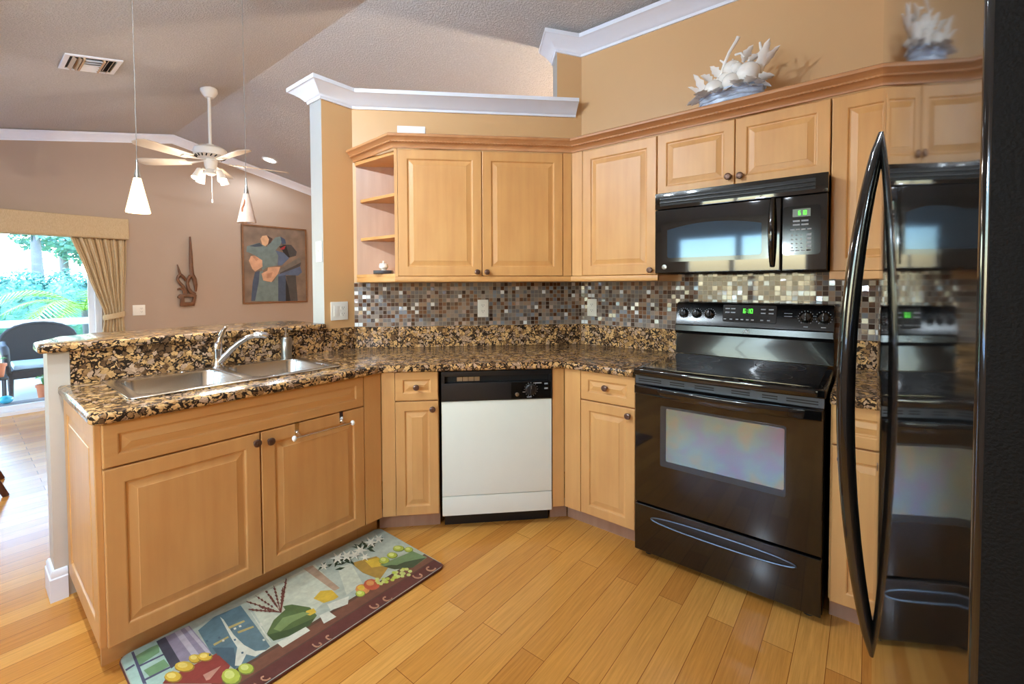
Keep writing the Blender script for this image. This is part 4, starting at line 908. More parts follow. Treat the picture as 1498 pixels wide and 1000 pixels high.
 ('twig',[(-1.831,0.785),(-2.023,0.895),(-2.01,0.894),(-1.821,0.786)]),
 ('twig',[(-1.899,0.819),(-1.895,0.826),(-1.879,0.823),(-1.881,0.816)]),
 ('twig',[(-1.924,0.833),(-1.92,0.84),(-1.903,0.837),(-1.905,0.83)]),
 ('twig',[(-1.949,0.847),(-1.945,0.854),(-1.928,0.851),(-1.93,0.844)]),
 ('twig',[(-1.975,0.862),(-1.971,0.869),(-1.954,0.866),(-1.955,0.859)]),
 ('twig',[(-2.002,0.877),(-1.998,0.884),(-1.98,0.881),(-1.981,0.874)]),
 ('twig',[(-1.831,0.785),(-1.973,0.858),(-1.961,0.857),(-1.821,0.786)]),
 ('twig',[(-1.884,0.807),(-1.88,0.814),(-1.864,0.811),(-1.866,0.805)]),
 ('twig',[(-1.902,0.817),(-1.898,0.823),(-1.882,0.821),(-1.884,0.814)]),
 ('twig',[(-1.921,0.826),(-1.917,0.833),(-1.9,0.83),(-1.902,0.823)]),
 ('twig',[(-1.94,0.836),(-1.936,0.842),(-1.919,0.84),(-1.921,0.833)]),
 ('twig',[(-1.959,0.846),(-1.955,0.852),(-1.938,0.849),(-1.94,0.843)]),
 ('twig',[(-1.831,0.785),(-1.927,0.746),(-1.915,0.746),(-1.821,0.786)]),
 ('twig',[(-1.87,0.77),(-1.866,0.776),(-1.85,0.774),(-1.852,0.768)]),
 ('twig',[(-1.882,0.765),(-1.878,0.771),(-1.863,0.769),(-1.864,0.763)]),
 ('twig',[(-1.894,0.76),(-1.891,0.766),(-1.875,0.764),(-1.877,0.757)]),
 ('twig',[(-1.907,0.754),(-1.903,0.761),(-1.887,0.759),(-1.889,0.752)]),
 ('twig',[(-1.919,0.749),(-1.915,0.756),(-1.9,0.753),(-1.901,0.747)]),
 ('twig',[(-1.831,0.785),(-1.975,0.802),(-1.963,0.801),(-1.821,0.786)]),
 ('twig',[(-1.885,0.789),(-1.881,0.795),(-1.866,0.793),(-1.867,0.787)]),
 ('twig',[(-1.904,0.791),(-1.9,0.798),(-1.884,0.795),(-1.886,0.789)]),
 ('twig',[(-1.923,0.793),(-1.919,0.8),(-1.902,0.797),(-1.904,0.791)]),
 ('twig',[(-1.942,0.795),(-1.938,0.802),(-1.921,0.799),(-1.923,0.793)]),
 ('twig',[(-1.961,0.798),(-1.957,0.804),(-1.94,0.802),(-1.942,0.795)]),
 ('scroll',[(-1.589,1.262),(-1.578,1.259),(-1.578,1.251),(-1.589,1.255)]),
 ('scroll',[(-1.581,1.259),(-1.569,1.26),(-1.564,1.252),(-1.575,1.251)]),
 ('scroll',[(-1.57,1.26),(-1.561,1.264),(-1.553,1.257),(-1.563,1.252)]),
 ('scroll',[(-1.562,1.264),(-1.556,1.27),(-1.547,1.264),(-1.552,1.257)]),
 ('scroll',[(-1.556,1.269),(-1.555,1.277),(-1.545,1.272),(-1.546,1.265)]),
 ('scroll',[(-1.554,1.275),(-1.557,1.281),(-1.547,1.28),(-1.545,1.274)]),
 ('scroll',[(-1.554,1.278),(-1.56,1.282),(-1.555,1.287),(-1.55,1.283)]),
 ('scroll',[(-1.556,1.28),(-1.562,1.281),(-1.564,1.289),(-1.558,1.288)]),
 ('scroll',[(-1.56,1.281),(-1.565,1.28),(-1.572,1.288),(-1.566,1.289)]),
 ('scroll',[(-1.564,1.28),(-1.568,1.278),(-1.577,1.285),(-1.573,1.288)]),
 ('scroll',[(-1.542,1.357),(-1.538,1.348),(-1.548,1.348),(-1.552,1.358)]),
 ('scroll',[(-1.537,1.346),(-1.539,1.336),(-1.549,1.341),(-1.548,1.35)]),
 ('scroll',[(-1.539,1.335),(-1.545,1.327),(-1.555,1.334),(-1.549,1.342)]),
 ('scroll',[(-1.546,1.326),(-1.555,1.322),(-1.563,1.33),(-1.554,1.334)]),
 ('scroll',[(-1.556,1.321),(-1.565,1.321),(-1.571,1.329),(-1.562,1.33)]),
 ('scroll',[(-1.567,1.321),(-1.575,1.323),(-1.576,1.331),(-1.568,1.329)]),
 ('scroll',[(-1.579,1.325),(-1.583,1.33),(-1.577,1.334),(-1.572,1.329)]),
 ('scroll',[(-1.585,1.333),(-1.587,1.338),(-1.576,1.336),(-1.575,1.331)]),
 ('scroll',[(-1.587,1.34),(-1.585,1.344),(-1.574,1.339),(-1.576,1.334)]),
 ('scroll',[(-1.584,1.345),(-1.581,1.348),(-1.572,1.34),(-1.575,1.338)]),
 ('scroll',[(-1.578,1.031),(-1.568,1.029),(-1.568,1.022),(-1.578,1.025)]),
 ('scroll',[(-1.57,1.029),(-1.56,1.03),(-1.555,1.024),(-1.566,1.022)]),
 ('scroll',[(-1.561,1.03),(-1.552,1.034),(-1.545,1.028),(-1.554,1.024)]),
 ('scroll',[(-1.553,1.034),(-1.548,1.04),(-1.539,1.035),(-1.545,1.029)]),
 ('scroll',[(-1.548,1.039),(-1.547,1.045),(-1.538,1.042),(-1.539,1.036)]),
 ('scroll',[(-1.546,1.043),(-1.549,1.048),(-1.54,1.048),(-1.538,1.043)]),
 ('scroll',[(-1.546,1.046),(-1.551,1.049),(-1.547,1.053),(-1.542,1.05)]),
 ('scroll',[(-1.548,1.047),(-1.553,1.048),(-1.555,1.055),(-1.55,1.054)]),
 ('scroll',[(-1.551,1.048),(-1.556,1.047),(-1.562,1.053),(-1.557,1.055)]),
 ('scroll',[(-1.555,1.047),(-1.559,1.045),(-1.566,1.05),(-1.563,1.053)]),
 ('scroll',[(-1.535,1.112),(-1.531,1.104),(-1.54,1.104),(-1.544,1.112)]),
 ('scroll',[(-1.531,1.103),(-1.532,1.095),(-1.542,1.098),(-1.54,1.106)]),
 ('scroll',[(-1.533,1.094),(-1.538,1.087),(-1.547,1.092),(-1.541,1.099)]),
 ('scroll',[(-1.539,1.086),(-1.547,1.082),(-1.554,1.088),(-1.546,1.092)]),
 ('scroll',[(-1.548,1.082),(-1.556,1.08),(-1.561,1.087),(-1.553,1.089)]),
 ('scroll',[(-1.558,1.08),(-1.565,1.082),(-1.566,1.088),(-1.559,1.087)]),
 ('scroll',[(-1.568,1.083),(-1.572,1.087),(-1.566,1.09),(-1.562,1.087)]),
 ('scroll',[(-1.574,1.089),(-1.575,1.093),(-1.566,1.092),(-1.565,1.088)]),
 ('scroll',[(-1.575,1.095),(-1.574,1.099),(-1.564,1.094),(-1.566,1.091)]),
 ('scroll',[(-1.573,1.099),(-1.57,1.102),(-1.562,1.096),(-1.565,1.094)]),
 ('scroll',[(-1.57,0.787),(-1.561,0.786),(-1.561,0.781),(-1.57,0.782)]),
 ('scroll',[(-1.563,0.786),(-1.553,0.788),(-1.549,0.783),(-1.559,0.781)]),
 ('scroll',[(-1.554,0.787),(-1.547,0.791),(-1.541,0.787),(-1.548,0.783)]),
 ('scroll',[(-1.547,0.791),(-1.543,0.796),(-1.535,0.793),(-1.54,0.788)]),
 ('scroll',[(-1.543,0.795),(-1.542,0.8),(-1.534,0.798),(-1.535,0.794)]),
 ('scroll',[(-1.542,0.799),(-1.544,0.803),(-1.536,0.803),(-1.534,0.8)]),
 ('scroll',[(-1.542,0.801),(-1.546,0.803),(-1.542,0.807),(-1.538,0.805)]),
 ('scroll',[(-1.543,0.802),(-1.548,0.802),(-1.55,0.807),(-1.545,0.807)]),
 ('scroll',[(-1.546,0.802),(-1.55,0.801),(-1.556,0.806),(-1.551,0.807)]),
 ('scroll',[(-1.55,0.801),(-1.552,0.799),(-1.559,0.803),(-1.557,0.805)]),
 ('scroll',[(-1.531,0.855),(-1.528,0.849),(-1.536,0.848),(-1.539,0.854)]),
 ('scroll',[(-1.528,0.848),(-1.529,0.841),(-1.537,0.843),(-1.536,0.849)]),
 ('scroll',[(-1.529,0.84),(-1.534,0.834),(-1.542,0.838),(-1.537,0.844)]),
 ('scroll',[(-1.535,0.834),(-1.542,0.83),(-1.548,0.834),(-1.541,0.838)]),
 ('scroll',[(-1.543,0.83),(-1.55,0.828),(-1.554,0.833),(-1.547,0.835)]),
 ('scroll',[(-1.552,0.828),(-1.558,0.828),(-1.559,0.834),(-1.553,0.833)]),
 ('scroll',[(-1.561,0.829),(-1.565,0.832),(-1.559,0.835),(-1.556,0.833)]),
 ('scroll',[(-1.566,0.833),(-1.567,0.837),(-1.559,0.836),(-1.558,0.833)]),
 ('scroll',[(-1.567,0.838),(-1.566,0.841),(-1.557,0.838),(-1.559,0.835)]),
 ('scroll',[(-1.565,0.842),(-1.562,0.844),(-1.555,0.84),(-1.558,0.838)]),
 ('scroll',[(-1.575,0.57),(-1.567,0.57),(-1.566,0.566),(-1.575,0.566)]),
 ('scroll',[(-1.568,0.57),(-1.56,0.572),(-1.556,0.568),(-1.565,0.566)]),
 ('scroll',[(-1.561,0.572),(-1.554,0.575),(-1.549,0.573),(-1.555,0.569)]),
 ('scroll',[(-1.555,0.575),(-1.55,0.58),(-1.544,0.578),(-1.548,0.573)]),
 ('scroll',[(-1.551,0.579),(-1.55,0.583),(-1.542,0.582),(-1.543,0.578)]),
 ('scroll',[(-1.549,0.582),(-1.551,0.585),(-1.544,0.586),(-1.542,0.583)]),
 ('scroll',[(-1.549,0.584),(-1.553,0.585),(-1.55,0.588),(-1.546,0.587)]),
 ('scroll',[(-1.55,0.585),(-1.555,0.584),(-1.557,0.588),(-1.552,0.589)]),
 ('scroll',[(-1.553,0.584),(-1.557,0.583),(-1.562,0.586),(-1.558,0.588)]),
 ('scroll',[(-1.557,0.583),(-1.559,0.581),(-1.565,0.584),(-1.563,0.586)]),
 ('scroll',[(-1.54,0.628),(-1.537,0.623),(-1.544,0.622),(-1.547,0.626)]),
 ('scroll',[(-1.537,0.622),(-1.538,0.617),(-1.546,0.618),(-1.545,0.623)]),
 ('scroll',[(-1.538,0.616),(-1.543,0.611),(-1.55,0.613),(-1.545,0.618)]),
 ('scroll',[(-1.543,0.611),(-1.55,0.607),(-1.555,0.61),(-1.549,0.614)]),
 ('scroll',[(-1.55,0.606),(-1.557,0.605),(-1.561,0.608),(-1.554,0.61)]),
 ('scroll',[(-1.559,0.604),(-1.564,0.604),(-1.565,0.609),(-1.559,0.609)]),
 ('scroll',[(-1.567,0.605),(-1.57,0.607),(-1.565,0.61),(-1.562,0.608)]),
 ('scroll',[(-1.572,0.608),(-1.572,0.61),(-1.565,0.611),(-1.564,0.608)]),
 ('scroll',[(-1.572,0.611),(-1.571,0.614),(-1.564,0.613),(-1.565,0.61)]),
 ('scroll',[(-1.571,0.615),(-1.568,0.617),(-1.562,0.614),(-1.564,0.612)])]
MC = {'yellowl': (232, 208, 112), 'limel': (206, 212, 120), 'yellowk': (150, 118, 44), 'limek': (116, 128, 50), 'vasel': (122, 142, 88), 'sky': (174, 182, 164), 'pale': (196, 200, 176), 'window': (172, 202, 186), 'leafp': (120, 158, 112), 'bar': (84, 84, 108), 'dark': (70, 70, 82), 'mauve': (146, 136, 150), 'pale2': (184, 176, 182),
      'book': (92, 118, 124), 'bookd': (70, 94, 104), 'cream': (206, 206, 186), 'gold': (176, 158, 96), 'vase': (86, 106, 60), 'vased': (60, 80, 46), 'tan': (176, 148, 120), 'yellow': (212, 176, 62), 'oliv': (168, 132, 60),
      'bowl': (112, 136, 92), 'bowld': (66, 78, 52), 'brown': (112, 72, 54), 'brown2': (92, 48, 42), 'brownd': (86, 62, 48), 'redbowl': (138, 58, 50), 'redl': (190, 140, 120), 'lime': (172, 182, 70), 'peach': (206, 140, 80), 'peachr': (184, 86, 56),
      'grape': (186, 192, 110), 'leafd': (56, 70, 46), 'lily': (232, 228, 206), 'twig': (112, 64, 52), 'scroll': (182, 134, 104)}
for k, c in MC.items(): simple('print_'+k, s(*c), .55, var=.12, vscale=40, bumpv=.1, bscale=400)
MX0, MX1, MY0, MY1 = -2.056, -1.532, .328, 1.405
km = thing('kitchen_mat', 'cushioned mat printed with fruit, vase and book on the floor below the sink', 'mat', (-1.8, .87, 0))
MB().prism(rrect(MX0+1.8, MX1+1.8, MY0-.87, MY1-.87, .03), .0005, .012, bev=.004).build('pad', 'print_brown2', km)
mb = MB()
base = rrect(MX0+1.803, MX1+1.797, MY0-.867, MY1-.873, .03)
mb.face([(x, y, .0122) for x, y in base], 'print_sky')
def clip(poly, x0, x1, y0, y1):
    for ax, lim, sg in ((0, x0, 1), (0, x1, -1), (1, y0, 1), (1, y1, -1)):
        out = []
        for i in range(len(poly)):
            p, q = poly[i-1], poly[i]; a, b = sg*(p[ax]-lim), sg*(q[ax]-lim)
            if (a >= 0) != (b >= 0):
                t = a/(a-b); out.append((p[0]+(q[0]-p[0])*t, p[1]+(q[1]-p[1])*t))
            if b >= 0: out.append(q)
        poly = out
        if not poly: break
    return poly
z = .0124
# the table edge runs the whole length of the front of the mat
TB = [('brown', [(-1.672, .33), (-1.672, 1.40), (-1.535, 1.40), (-1.535, .33)]), ('brownd', [(-1.676, .33), (-1.676, 1.40), (-1.660, 1.40), (-1.660, .33)]), ('brown2', [(-1.600, .33), (-1.600, 1.40), (-1.535, 1.40), (-1.535, .33)]), ('brownd', [(-1.606, .33), (-1.606, 1.40), (-1.600, 1.40), (-1.600, .33)])]
first_scroll = False
def lay(items):
    global z
    for n_, poly in items:
        q = clip([(p[0], p[1]) for p in poly], MX0+.006, MX1-.006, MY0+.006, MY1-.006)
        if len(q) >= 3: mb.face([(x+1.8, y-.87, z) for x, y in q], 'print_'+n_); z += .000012
lay([i for i in MATP if i[0] in ('sky', 'pale')]); lay(TB)
lay([i for i in MATP if i[0] not in ('sky', 'pale', 'brown', 'brown2', 'brownd')])
mb.build('print', 'print_sky', km, smooth=0)

# ------------------------------------------------------------------ dishwasher
p, r = at('D', -.1195)
dw = thing('dishwasher', 'cream dishwasher with black control panel set in the diagonal run', 'dishwasher', p, r)
WD = .600
MB().box(.004, WD-.004, .03, .60, .09, .862).build('body', 'black_side', dw, smooth=0)
MB().box(.012, WD-.012, .07, .09, 0, .088).build('toe_panel', 'black_plastic', dw, smooth=0)
cp = MB(); cp.box(.003, WD-.003, -.010, .029, .704, .800, bev=.003); cp.box(.003, WD-.003, -.010, .029, .836, .862, bev=.003); cp.box(.003, .020, -.010, .029, .8005, .8355); cp.box(WD-.020, WD-.003, -.010, .029, .8005, .8355)
cp = cp.build('control_panel', 'black_plastic', dw)
MB().box(.0205, WD-.0205, .018, .0285, .8005, .8355).build('handle_recess', 'black_slot', cp, smooth=0)
mb = MB()
for k in range(4): mb.box(.085+k*.031, .113+k*.031, .012, .0178, .806, .828)
mb.build_split('latch', 'nickel', cp, smooth=0)
MB().box(.375, WD-.010, -.0115, -.0101, .709, .797).build('dial_plate', 'black_gloss', cp, smooth=0)
MB().lathe([(.030, -.0116), (.030, -.016), (.024, -.020), (.0235, -.0205), (.0001, -.021)], c=(.482, 0, .757), ax='y', n=28).box(.477, .487, -.032, -.0205, .735, .779, bev=.003).build('dial', 'black_plastic', cp)
mb = MB()
for k in range(16):
    a = 2*PI*k/16
    mb.box(.482+.036*math.cos(a)-.0012, .482+.036*math.cos(a)+.0012, -.0120, -.0116, .757+.036*math.sin(a)-.002, .757+.036*math.sin(a)+.002)
for zz in (.786, .760): mb.box(.556, .574, -.0120, -.0116, zz-.004, zz+.004)
mb.box(.460, .486, -.0120, -.0116, .7125, .7185); mb.box(.437, .452, -.0120, -.0116, .742, .745); mb.box(.500, .540, -.0120, -.0116, .788, .793)
mb.box(.481, .483, -.0330, -.0321, .763, .778)
mb.build_split('marking', 'grey_print', cp, smooth=0)
def emblem(parent, c, r_, m='nickel', ax='y'):
    mb = MB(); mb.lathe([(r_, 0), (r_, -.0015), (r_*.9, -.002), (.0001, -.002)], c=c, ax='y', n=24, m=m)
    # flowing two letter script inside a ring
    def cur(f, n=18): return [(c[0]+r_*f(t/n)[0], c[1]-.0023, c[2]+r_*f(t/n)[1]) for t in range(n+1)]
    mb.tube(cur(lambda t: (-.30+.26*math.cos(.8+5*t), .05+.36*math.sin(.8+5*t))), r_*.06, 6, m='black_plastic')
    mb.tube(cur(lambda t: (.28+.2*math.cos(.6+4.6*t), .22+.2*math.sin(.6+4.6*t))), r_*.06, 6, m='black_plastic')
    mb.tube(cur(lambda t: (.28+.24*math.cos(1.4+4.2*t), -.22+.24*math.sin(1.4+4.2*t))), r_*.06, 6, m='black_plastic')
    mb.tube(cur(lambda t: (.78*math.cos(2*PI*t), .78*math.sin(2*PI*t)), 28), r_*.05, 6, m='black_plastic')
    return mb.build('emblem', m, parent)
emblem(cp, (.4065, -.0116, .731), .0105)
MB().box(.003, WD-.003, -.004, .029, .193, .7015, bev=.003).build('door', 'cream_enamel', dw)
MB().box(.003, WD-.003, -.004, .029, .086, .189, bev=.003).build('lower_panel', 'cream_enamel', dw)

# ------------------------------------------------------------------ stove
FS = 2.039-YS
p, r = at('T', -.8785, 0, FS)
st = thing('electric_stove', 'black freestanding electric stove with glass cooktop', 'stove', p, r)
WS = .757
MB().box(.003, WS-.003, .032, .66, .034, .884).build('body', 'black_side', st, smooth=0)
dr = MB().box(.004, WS-.004, 0, .031, .274, .846, bev=.006, seg=3).build('oven_door', 'black_gloss', st)
MB().prism(rrect(.128, .632, .474, .757, .008), -.0022, -.0004, plane='xz').build('window_border', 'oven_border', dr, smooth=0)
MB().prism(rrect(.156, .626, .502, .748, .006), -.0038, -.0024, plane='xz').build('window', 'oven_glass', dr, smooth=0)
def bow(x, a): return a*(1-(2*x/WS-1)**2)
n = 24; xsb = [.006+(WS-.012)*k/n for k in range(n+1)]
outl = [(x, -.012-bow(x, .040)) for x in xsb]+[(x, .004-bow(x, .034)) for x in xsb[::-1]]
hd = MB().prism(outl, .800, .842, bev=.005, seg=3).box(.006, .03, -.012, -.0002, .803, .839).box(WS-.03, WS-.006, -.012, -.0002, .803, .839).build('door_handle', 'black_gloss', dr)
vp = MB().box(.004, WS-.004, .004, .031, .8475, .8845).build('vent_panel', 'vent_steel', st, smooth=0)
mb = MB()
for x0, x1 in ((.02, .13), (.17, .235), (.28, .36), (.43, .50), (.545, .60), (.63, .735)):
    for zz in (.858, .868): mb.box(x0, x1, .0025, .0039, zz, zz+.005)
mb.build_split('vent_slot', 'black_slot', vp, smooth=0)
n = 20; xsb = [-.003+(WS+.006)*k/n for k in range(n+1)]
outl = [(x, -.008-bow(max(0, min(WS, x)), .020)) for x in xsb]+[(WS+.003, .655), (-.003, .655)]
ck = MB().prism(outl, .886, .921, bev=.008, seg=3).build('cooktop', 'black_gloss', st)
gt = MB().prism(rrect(.025, WS-.025, .02, .565, .02), .9214, .9235).build('glass_top', 'cooktop_glass', ck, smooth=0)
mb = MB()
def ring(cx, cy, r_, w=.0015):
    rg = [[(cx+rr*math.cos(2*PI*k/48), cy+rr*math.sin(2*PI*k/48), .9238) for k in range(48)] for rr in (r_-w, r_+w)]
    mb.loops(rg, None)
for cx, cy, r_ in ((.20, .17, .105), (.20, .43, .078), (.55, .17, .080), (.55, .43, .105), (.20, .17, .07), (.55, .43, .07)): ring(cx, cy, r_)
mb.build_split('burner_marking', 'burner_mark', gt, smooth=0)
# backguard: leaning lower band, lip, logo band and control face
pf = [(.578, .9245), (.590, 1.036), (.570, 1.040), (.566, 1.050), (.560, 1.056), (.563, 1.086), (.570, 1.092), (.598, 1.206), (.604, 1.214), (.616, 1.218), (.690, 1.218), (.690, .9245)]
mb = MB(); rg = []
for x, ins in ((.004, .006), (.007, 0), (WS-.007, 0), (WS-.004, .006)):
    cyy, czz = .63, 1.07
    rg.append([(x, y+(cyy-y)*ins*4, zz+(czz-zz)*ins*4) for y, zz in pf])
mb.loops(rg, None, True, True, True); bgd = mb.build('backguard', 'black_enamel', st, smooth=25)
FA = -math.atan2(.028, .114)
def onface(mb, name, m, parent=bgd, smooth=0, split=False):
    if split: return mb.build_split(name, m, parent, (0, .570, 1.092), (FA, 0, 0), smooth)
    return mb.build(name, m, parent, (0, .570, 1.092), (FA, 0, 0), smooth)
zf = lambda zz: (zz-1.092)/math.cos(FA)
cpn = onface(MB().prism(rrect(.256, .512, zf(1.116), zf(1.208), .008), -.004, -.0005, plane='xz', bev=.001, seg=2), 'clock_panel', 'panel_black')
def seg7(mb, ch, x, z0, w, h, y, t):
    S = {'6': 'acdefg', '1': 'bc', '0': 'abcdef'}[ch]
    hh = h/2
    R_ = {'a': (x, x+w, z0+h-t, z0+h), 'd': (x, x+w, z0, z0+t), 'g': (x, x+w, z0+hh-t/2, z0+hh+t/2), 'b': (x+w-t, x+w, z0+hh, z0+h), 'c': (x+w-t, x+w, z0, z0+hh), 'f': (x, x+t, z0+hh, z0+h), 'e': (x, x+t, z0, z0+hh)}
    for k in S: a, b_, c_, d_ = R_[k]; mb.box(a, b_, y-.0006, y, c_, d_)
zz0 = zf(1.164)
for ch, x in (('6', .356), ('1', .374), ('0', .390)):
    mb = MB(); seg7(mb, ch, x, zz0, .012, .024, -.0042, .0035); onface(mb, 'digit', 'green_led', bgd)
mb = MB(); mb.box(.3735, .3765, -.0048, -.0042, zz0+.005, zz0+.008); mb.box(.3735, .3765, -.0048, -.0042, zz0+.016, zz0+.019)
onface(mb, 'colon_dot', 'green_led', bgd, split=True)
mb = MB()
for x in (.268, .296, .440, .476):
    for zc_ in (1.186, 1.166): mb.box(x, x+.022, -.0046, -.0041, zf(zc_)-.003, zf(zc_)+.003)
for x in (.262, .292, .322, .346, .372, .396, .440, .470): mb.box(x, x+.013, -.0046, -.0041, zf(1.130)-.003, zf(1.130)+.003)
for zc_ in (1.170, 1.156): mb.box(.545, .580, -.0012, -.0006, zf(zc_)-.001, zf(zc_)+.001)
for x in (.0465, .1185, .1875, .6385, .7105): mb.box(x-.010, x+.010, -.0012, -.0006, zf(1.108)-.002, zf(1.108)+.002)
onface(mb, 'printing', 'grey_print', split=True)
for i, x in enumerate((.0465, .1185, .1875, .6385, .7105)):
    R_ = .024 if i > 2 else .021
    zc_ = zf(1.153)
    mb = MB(); mb.lathe([(R_+.004, -.0006), (R_+.004, -.005), (R_, -.007), (R_-.002, -.020), (R_-.006, -.023), (.0001, -.0235)], c=(x, 0, zc_), ax='y', n=28)
    mb.box(x-.0045, x+.0045, -.031, -.022, zc_-R_*.8, zc_+R_*.8, bev=.002)
    kb = onface(mb, 'knob', 'black_gloss', smooth=35)
    mb = MB()
    for k in range(14):
        a = PI*(.5-.88)+2*PI*.88*k/13+PI*0
        cx, cz = x+(R_+.009)*math.sin(2*PI*(k-6.5)/14*.86), zc_+(R_+.009)*math.cos(2*PI*(k-6.5)/14*.86)
        mb.box(cx-.0013, cx+.0013, -.0012, -.0006, cz-.0018, cz+.0018)
    mb.box(x-.0012, x+.0012, -.0318, -.0311, zc_+R_*.25, zc_+R_*.75)
    mb.build_split('dial_marking', 'grey_print', kb, smooth=0)
mb = MB()   # small slanted stroke badge on the logo band
for a_ in ((.364, 1.064, .372, 1.081), (.372, 1.072, .388, 1.080), (.372, 1.072, .389, 1.063), (.358, 1.062, .366, 1.0635)):
    mb.tube([(a_[0], .5585, a_[1]), (a_[2], .5585, a_[3])], .0022, 8)
mb.build('badge', 'white_print', bgd)
dw2 = MB(); dw2.box(.004, WS-.004, 0, .031, .038, .264, bev=.006, seg=3); dw2 = dw2.build('storage_drawer', 'black_gloss', st)
def lens(k, n, a, h): t = 2*PI*k/n; return (.378+a*math.copysign(abs(math.cos(t))**.75, math.cos(t)), .2095+h*math.sin(t))
mb = MB(); mb.tube([(lens(k, 64, .292, .021)[0], -.0015, lens(k, 64, .292, .021)[1]) for k in range(65)], .0035, 8); mb.build('handle_rim', 'rim_metal', dw2)
mb = MB(); rg = []
for f, y in ((1, -.0008), (.9, -.0012), (.5, -.0016), (.05, -.002)): rg.append([(.378+(lens(k, 64, .29, .02)[0]-.378)*f, y, .2095+(lens(k, 64, .29, .02)[1]-.2095)*f) for k in range(64)])
mb.loops(rg, None, True, False, True); mb.build('handle_recess', 'black_plastic', dw2)
for x in (.05, WS-.05):
    for y in (.07, .60): MB().lathe([(.018, 0), (.018, .01), (.01, .012), (.01, .0335)], c=(x, y, 0), n=16).build('foot', 'black_plastic', st)

# ------------------------------------------------------------------ microwave
p, r = at('T', -.8735, 0, 2.280-YS)
mw = thing('microwave', 'black over-the-range microwave hung above the stove', 'microwave', p, r)
WM = .737
MB().box(.003, WM-.003, .032, .455, 1.378, 1.788, bev=.004).build('body', 'black_side', mw)
vg = MB(); vg.box(0, WM, .002, .031, 1.705, 1.788, bev=.004)
vg = vg.build('vent_grille', 'black_gloss', mw)
mb = MB()
for zz in (1.722, 1.740, 1.758): mb.box(.028, WM-.045, -.0005, .0018, zz, zz+.011)
mb.build_split('vent_slot', 'black_slot', vg, smooth=0)
mb = MB()
for zz in (1.7338, 1.7518): mb.box(.028, WM-.045, -.008, .0018, zz, zz+.0055, bev=.0015)
mb.build_split('louver', 'black_plastic', vg)
md = MB(); md.box(.001, .568, 0, .031, 1.379, 1.701, bev=.007, seg=3); md = md.build('door', 'black_gloss', mw)
def arch(x0, x1, z0, z1, rise, n=14, rr=.012):
    top = [(x1-(x1-x0)*k/n, z1+rise*(1-(2*k/n-1)**2)) for k in range(n+1)]
    return [(x0, z0+rr), (x0+rr*.3, z0+rr*.3), (x0+rr, z0), (x1-rr, z0), (x1-rr*.3, z0+rr*.3), (x1, z0+rr)]+top
MB().prism(arch(.034, .527, 1.434, 1.628, .016), -.0015, -.0003, plane='xz').build('glass', 'cooktop_glass', md, smooth=0)
MB().prism(arch(.066, .492, 1.454, 1.596, .026), -.0030, -.0017, plane='xz').build('window', 'mw_window', md, smooth=0)
hz = [1.400+.300*k/14 for k in range(15)]
MB().tube([(.536, -.003-.034*math.sin(PI*k/14)**.6, zz) for k, zz in enumerate(hz)], [.010+.004*math.sin(PI*k/14) for k in range(15)], 14, flat=(1, 1)).build('handle', 'black_gloss', md)
emblem(md, (.051, -.0003, 1.409), .0125)
pn = MB().box(.571, WM-.001, 0, .031, 1.379, 1.701, bev=.007, seg=3).build('control_panel', 'black_gloss', mw)
pad = MB().prism(rrect(.574, .712, 1.446, 1.656, .014), -.0018, -.0003, plane='xz').build('keypad', 'panel_black', pn, smooth=0)
MB().box(.611, .676, -.0032, -.0019, 1.609, 1.643).build('display', 'lcd', pn, smooth=0)
for ch, x in (('6', .632), ('1', .644), ('0', .654)):
    mb = MB(); seg7(mb, ch, x, 1.616, .008, .019, -.0034, .0025); mb.build('digit', 'green_led', pn, smooth=0)
mb = MB()
for zz in (1.588, 1.572):
    for x in (.612, .643): mb.box(x, x+.026, -.0024, -.0019, zz, zz+.007)
for x in (.603, .623, .643, .664): mb.box(x, x+.016, -.0024, -.0019, 1.552, 1.558)
for i in range(4):
    for j in range(3): mb.box(.606+j*.017, .613+j*.017, -.0024, -.0019, 1.528-i*.018, 1.534-i*.018)
for i in range(5): mb.box(.662, .680, -.0024, -.0019, 1.526-i*.0165, 1.536-i*.0165)
for j in range(4): mb.box(.603+j*.020, .618+j*.020, -.0024, -.0019, 1.462, 1.467)
mb.build_split('key_printing', 'grey_print', pad, smooth=0)

# ------------------------------------------------------------------ refrigerator
FY0, FY1, FYC, FXF, FR = .370, 1.19, .87, .012, 3.28
rf = thing('refrigerator', 'tall black glossy refrigerator with bowed door, nearest object at right', 'refrigerator', (.40, .77, 0))
mo = Vector((-.40, -.77, 0))
MB().box(.115, .74, FY0+.006, FY1-.006, .03, 1.765, bev=.006).build('cabinet', 'black_side', rf, mo)
def fx_(y): return FXF+(y-FYC)**2/(2*FR)
n = 40; front = []
R_ = .004
for k in range(7):
    a = PI/2*k/6; front.append((fx_(FY0+R_)+R_*(1-math.sin(a)), FY0+R_*(1-math.cos(a))))
for k in range(1, n): y = FY0+R_+(FY1-FY0-2*R_)*k/n; front.append((fx_(y), y))
for k in range(7):
    a = PI/2*(1-k/6); front.append((fx_(FY1-R_)+R_*(1-math.sin(a)), FY1-R_*(1-math.cos(a))))
poly = [(.113, FY0)]+front+[(.113, FY1)]
fm = MB(); fm.prism(poly, .075, 1.78, 'black_gloss'); fm.mats.append('black_side'); fm.bm.normal_update()
for f in fm.bm.faces:
    if abs(f.normal.y) > .995 or abs(f.normal.z) > .9 or f.normal.x > .9: f.material_index = 1
fdoor = fm.build('door', 'black_gloss', rf, mo, smooth=30)
MB().box(.06, .112, FY0+.02, FY1-.02, .005, .07).build('toe_grille', 'black_plastic', rf, mo)
hz = 28; pts = []; rad = []
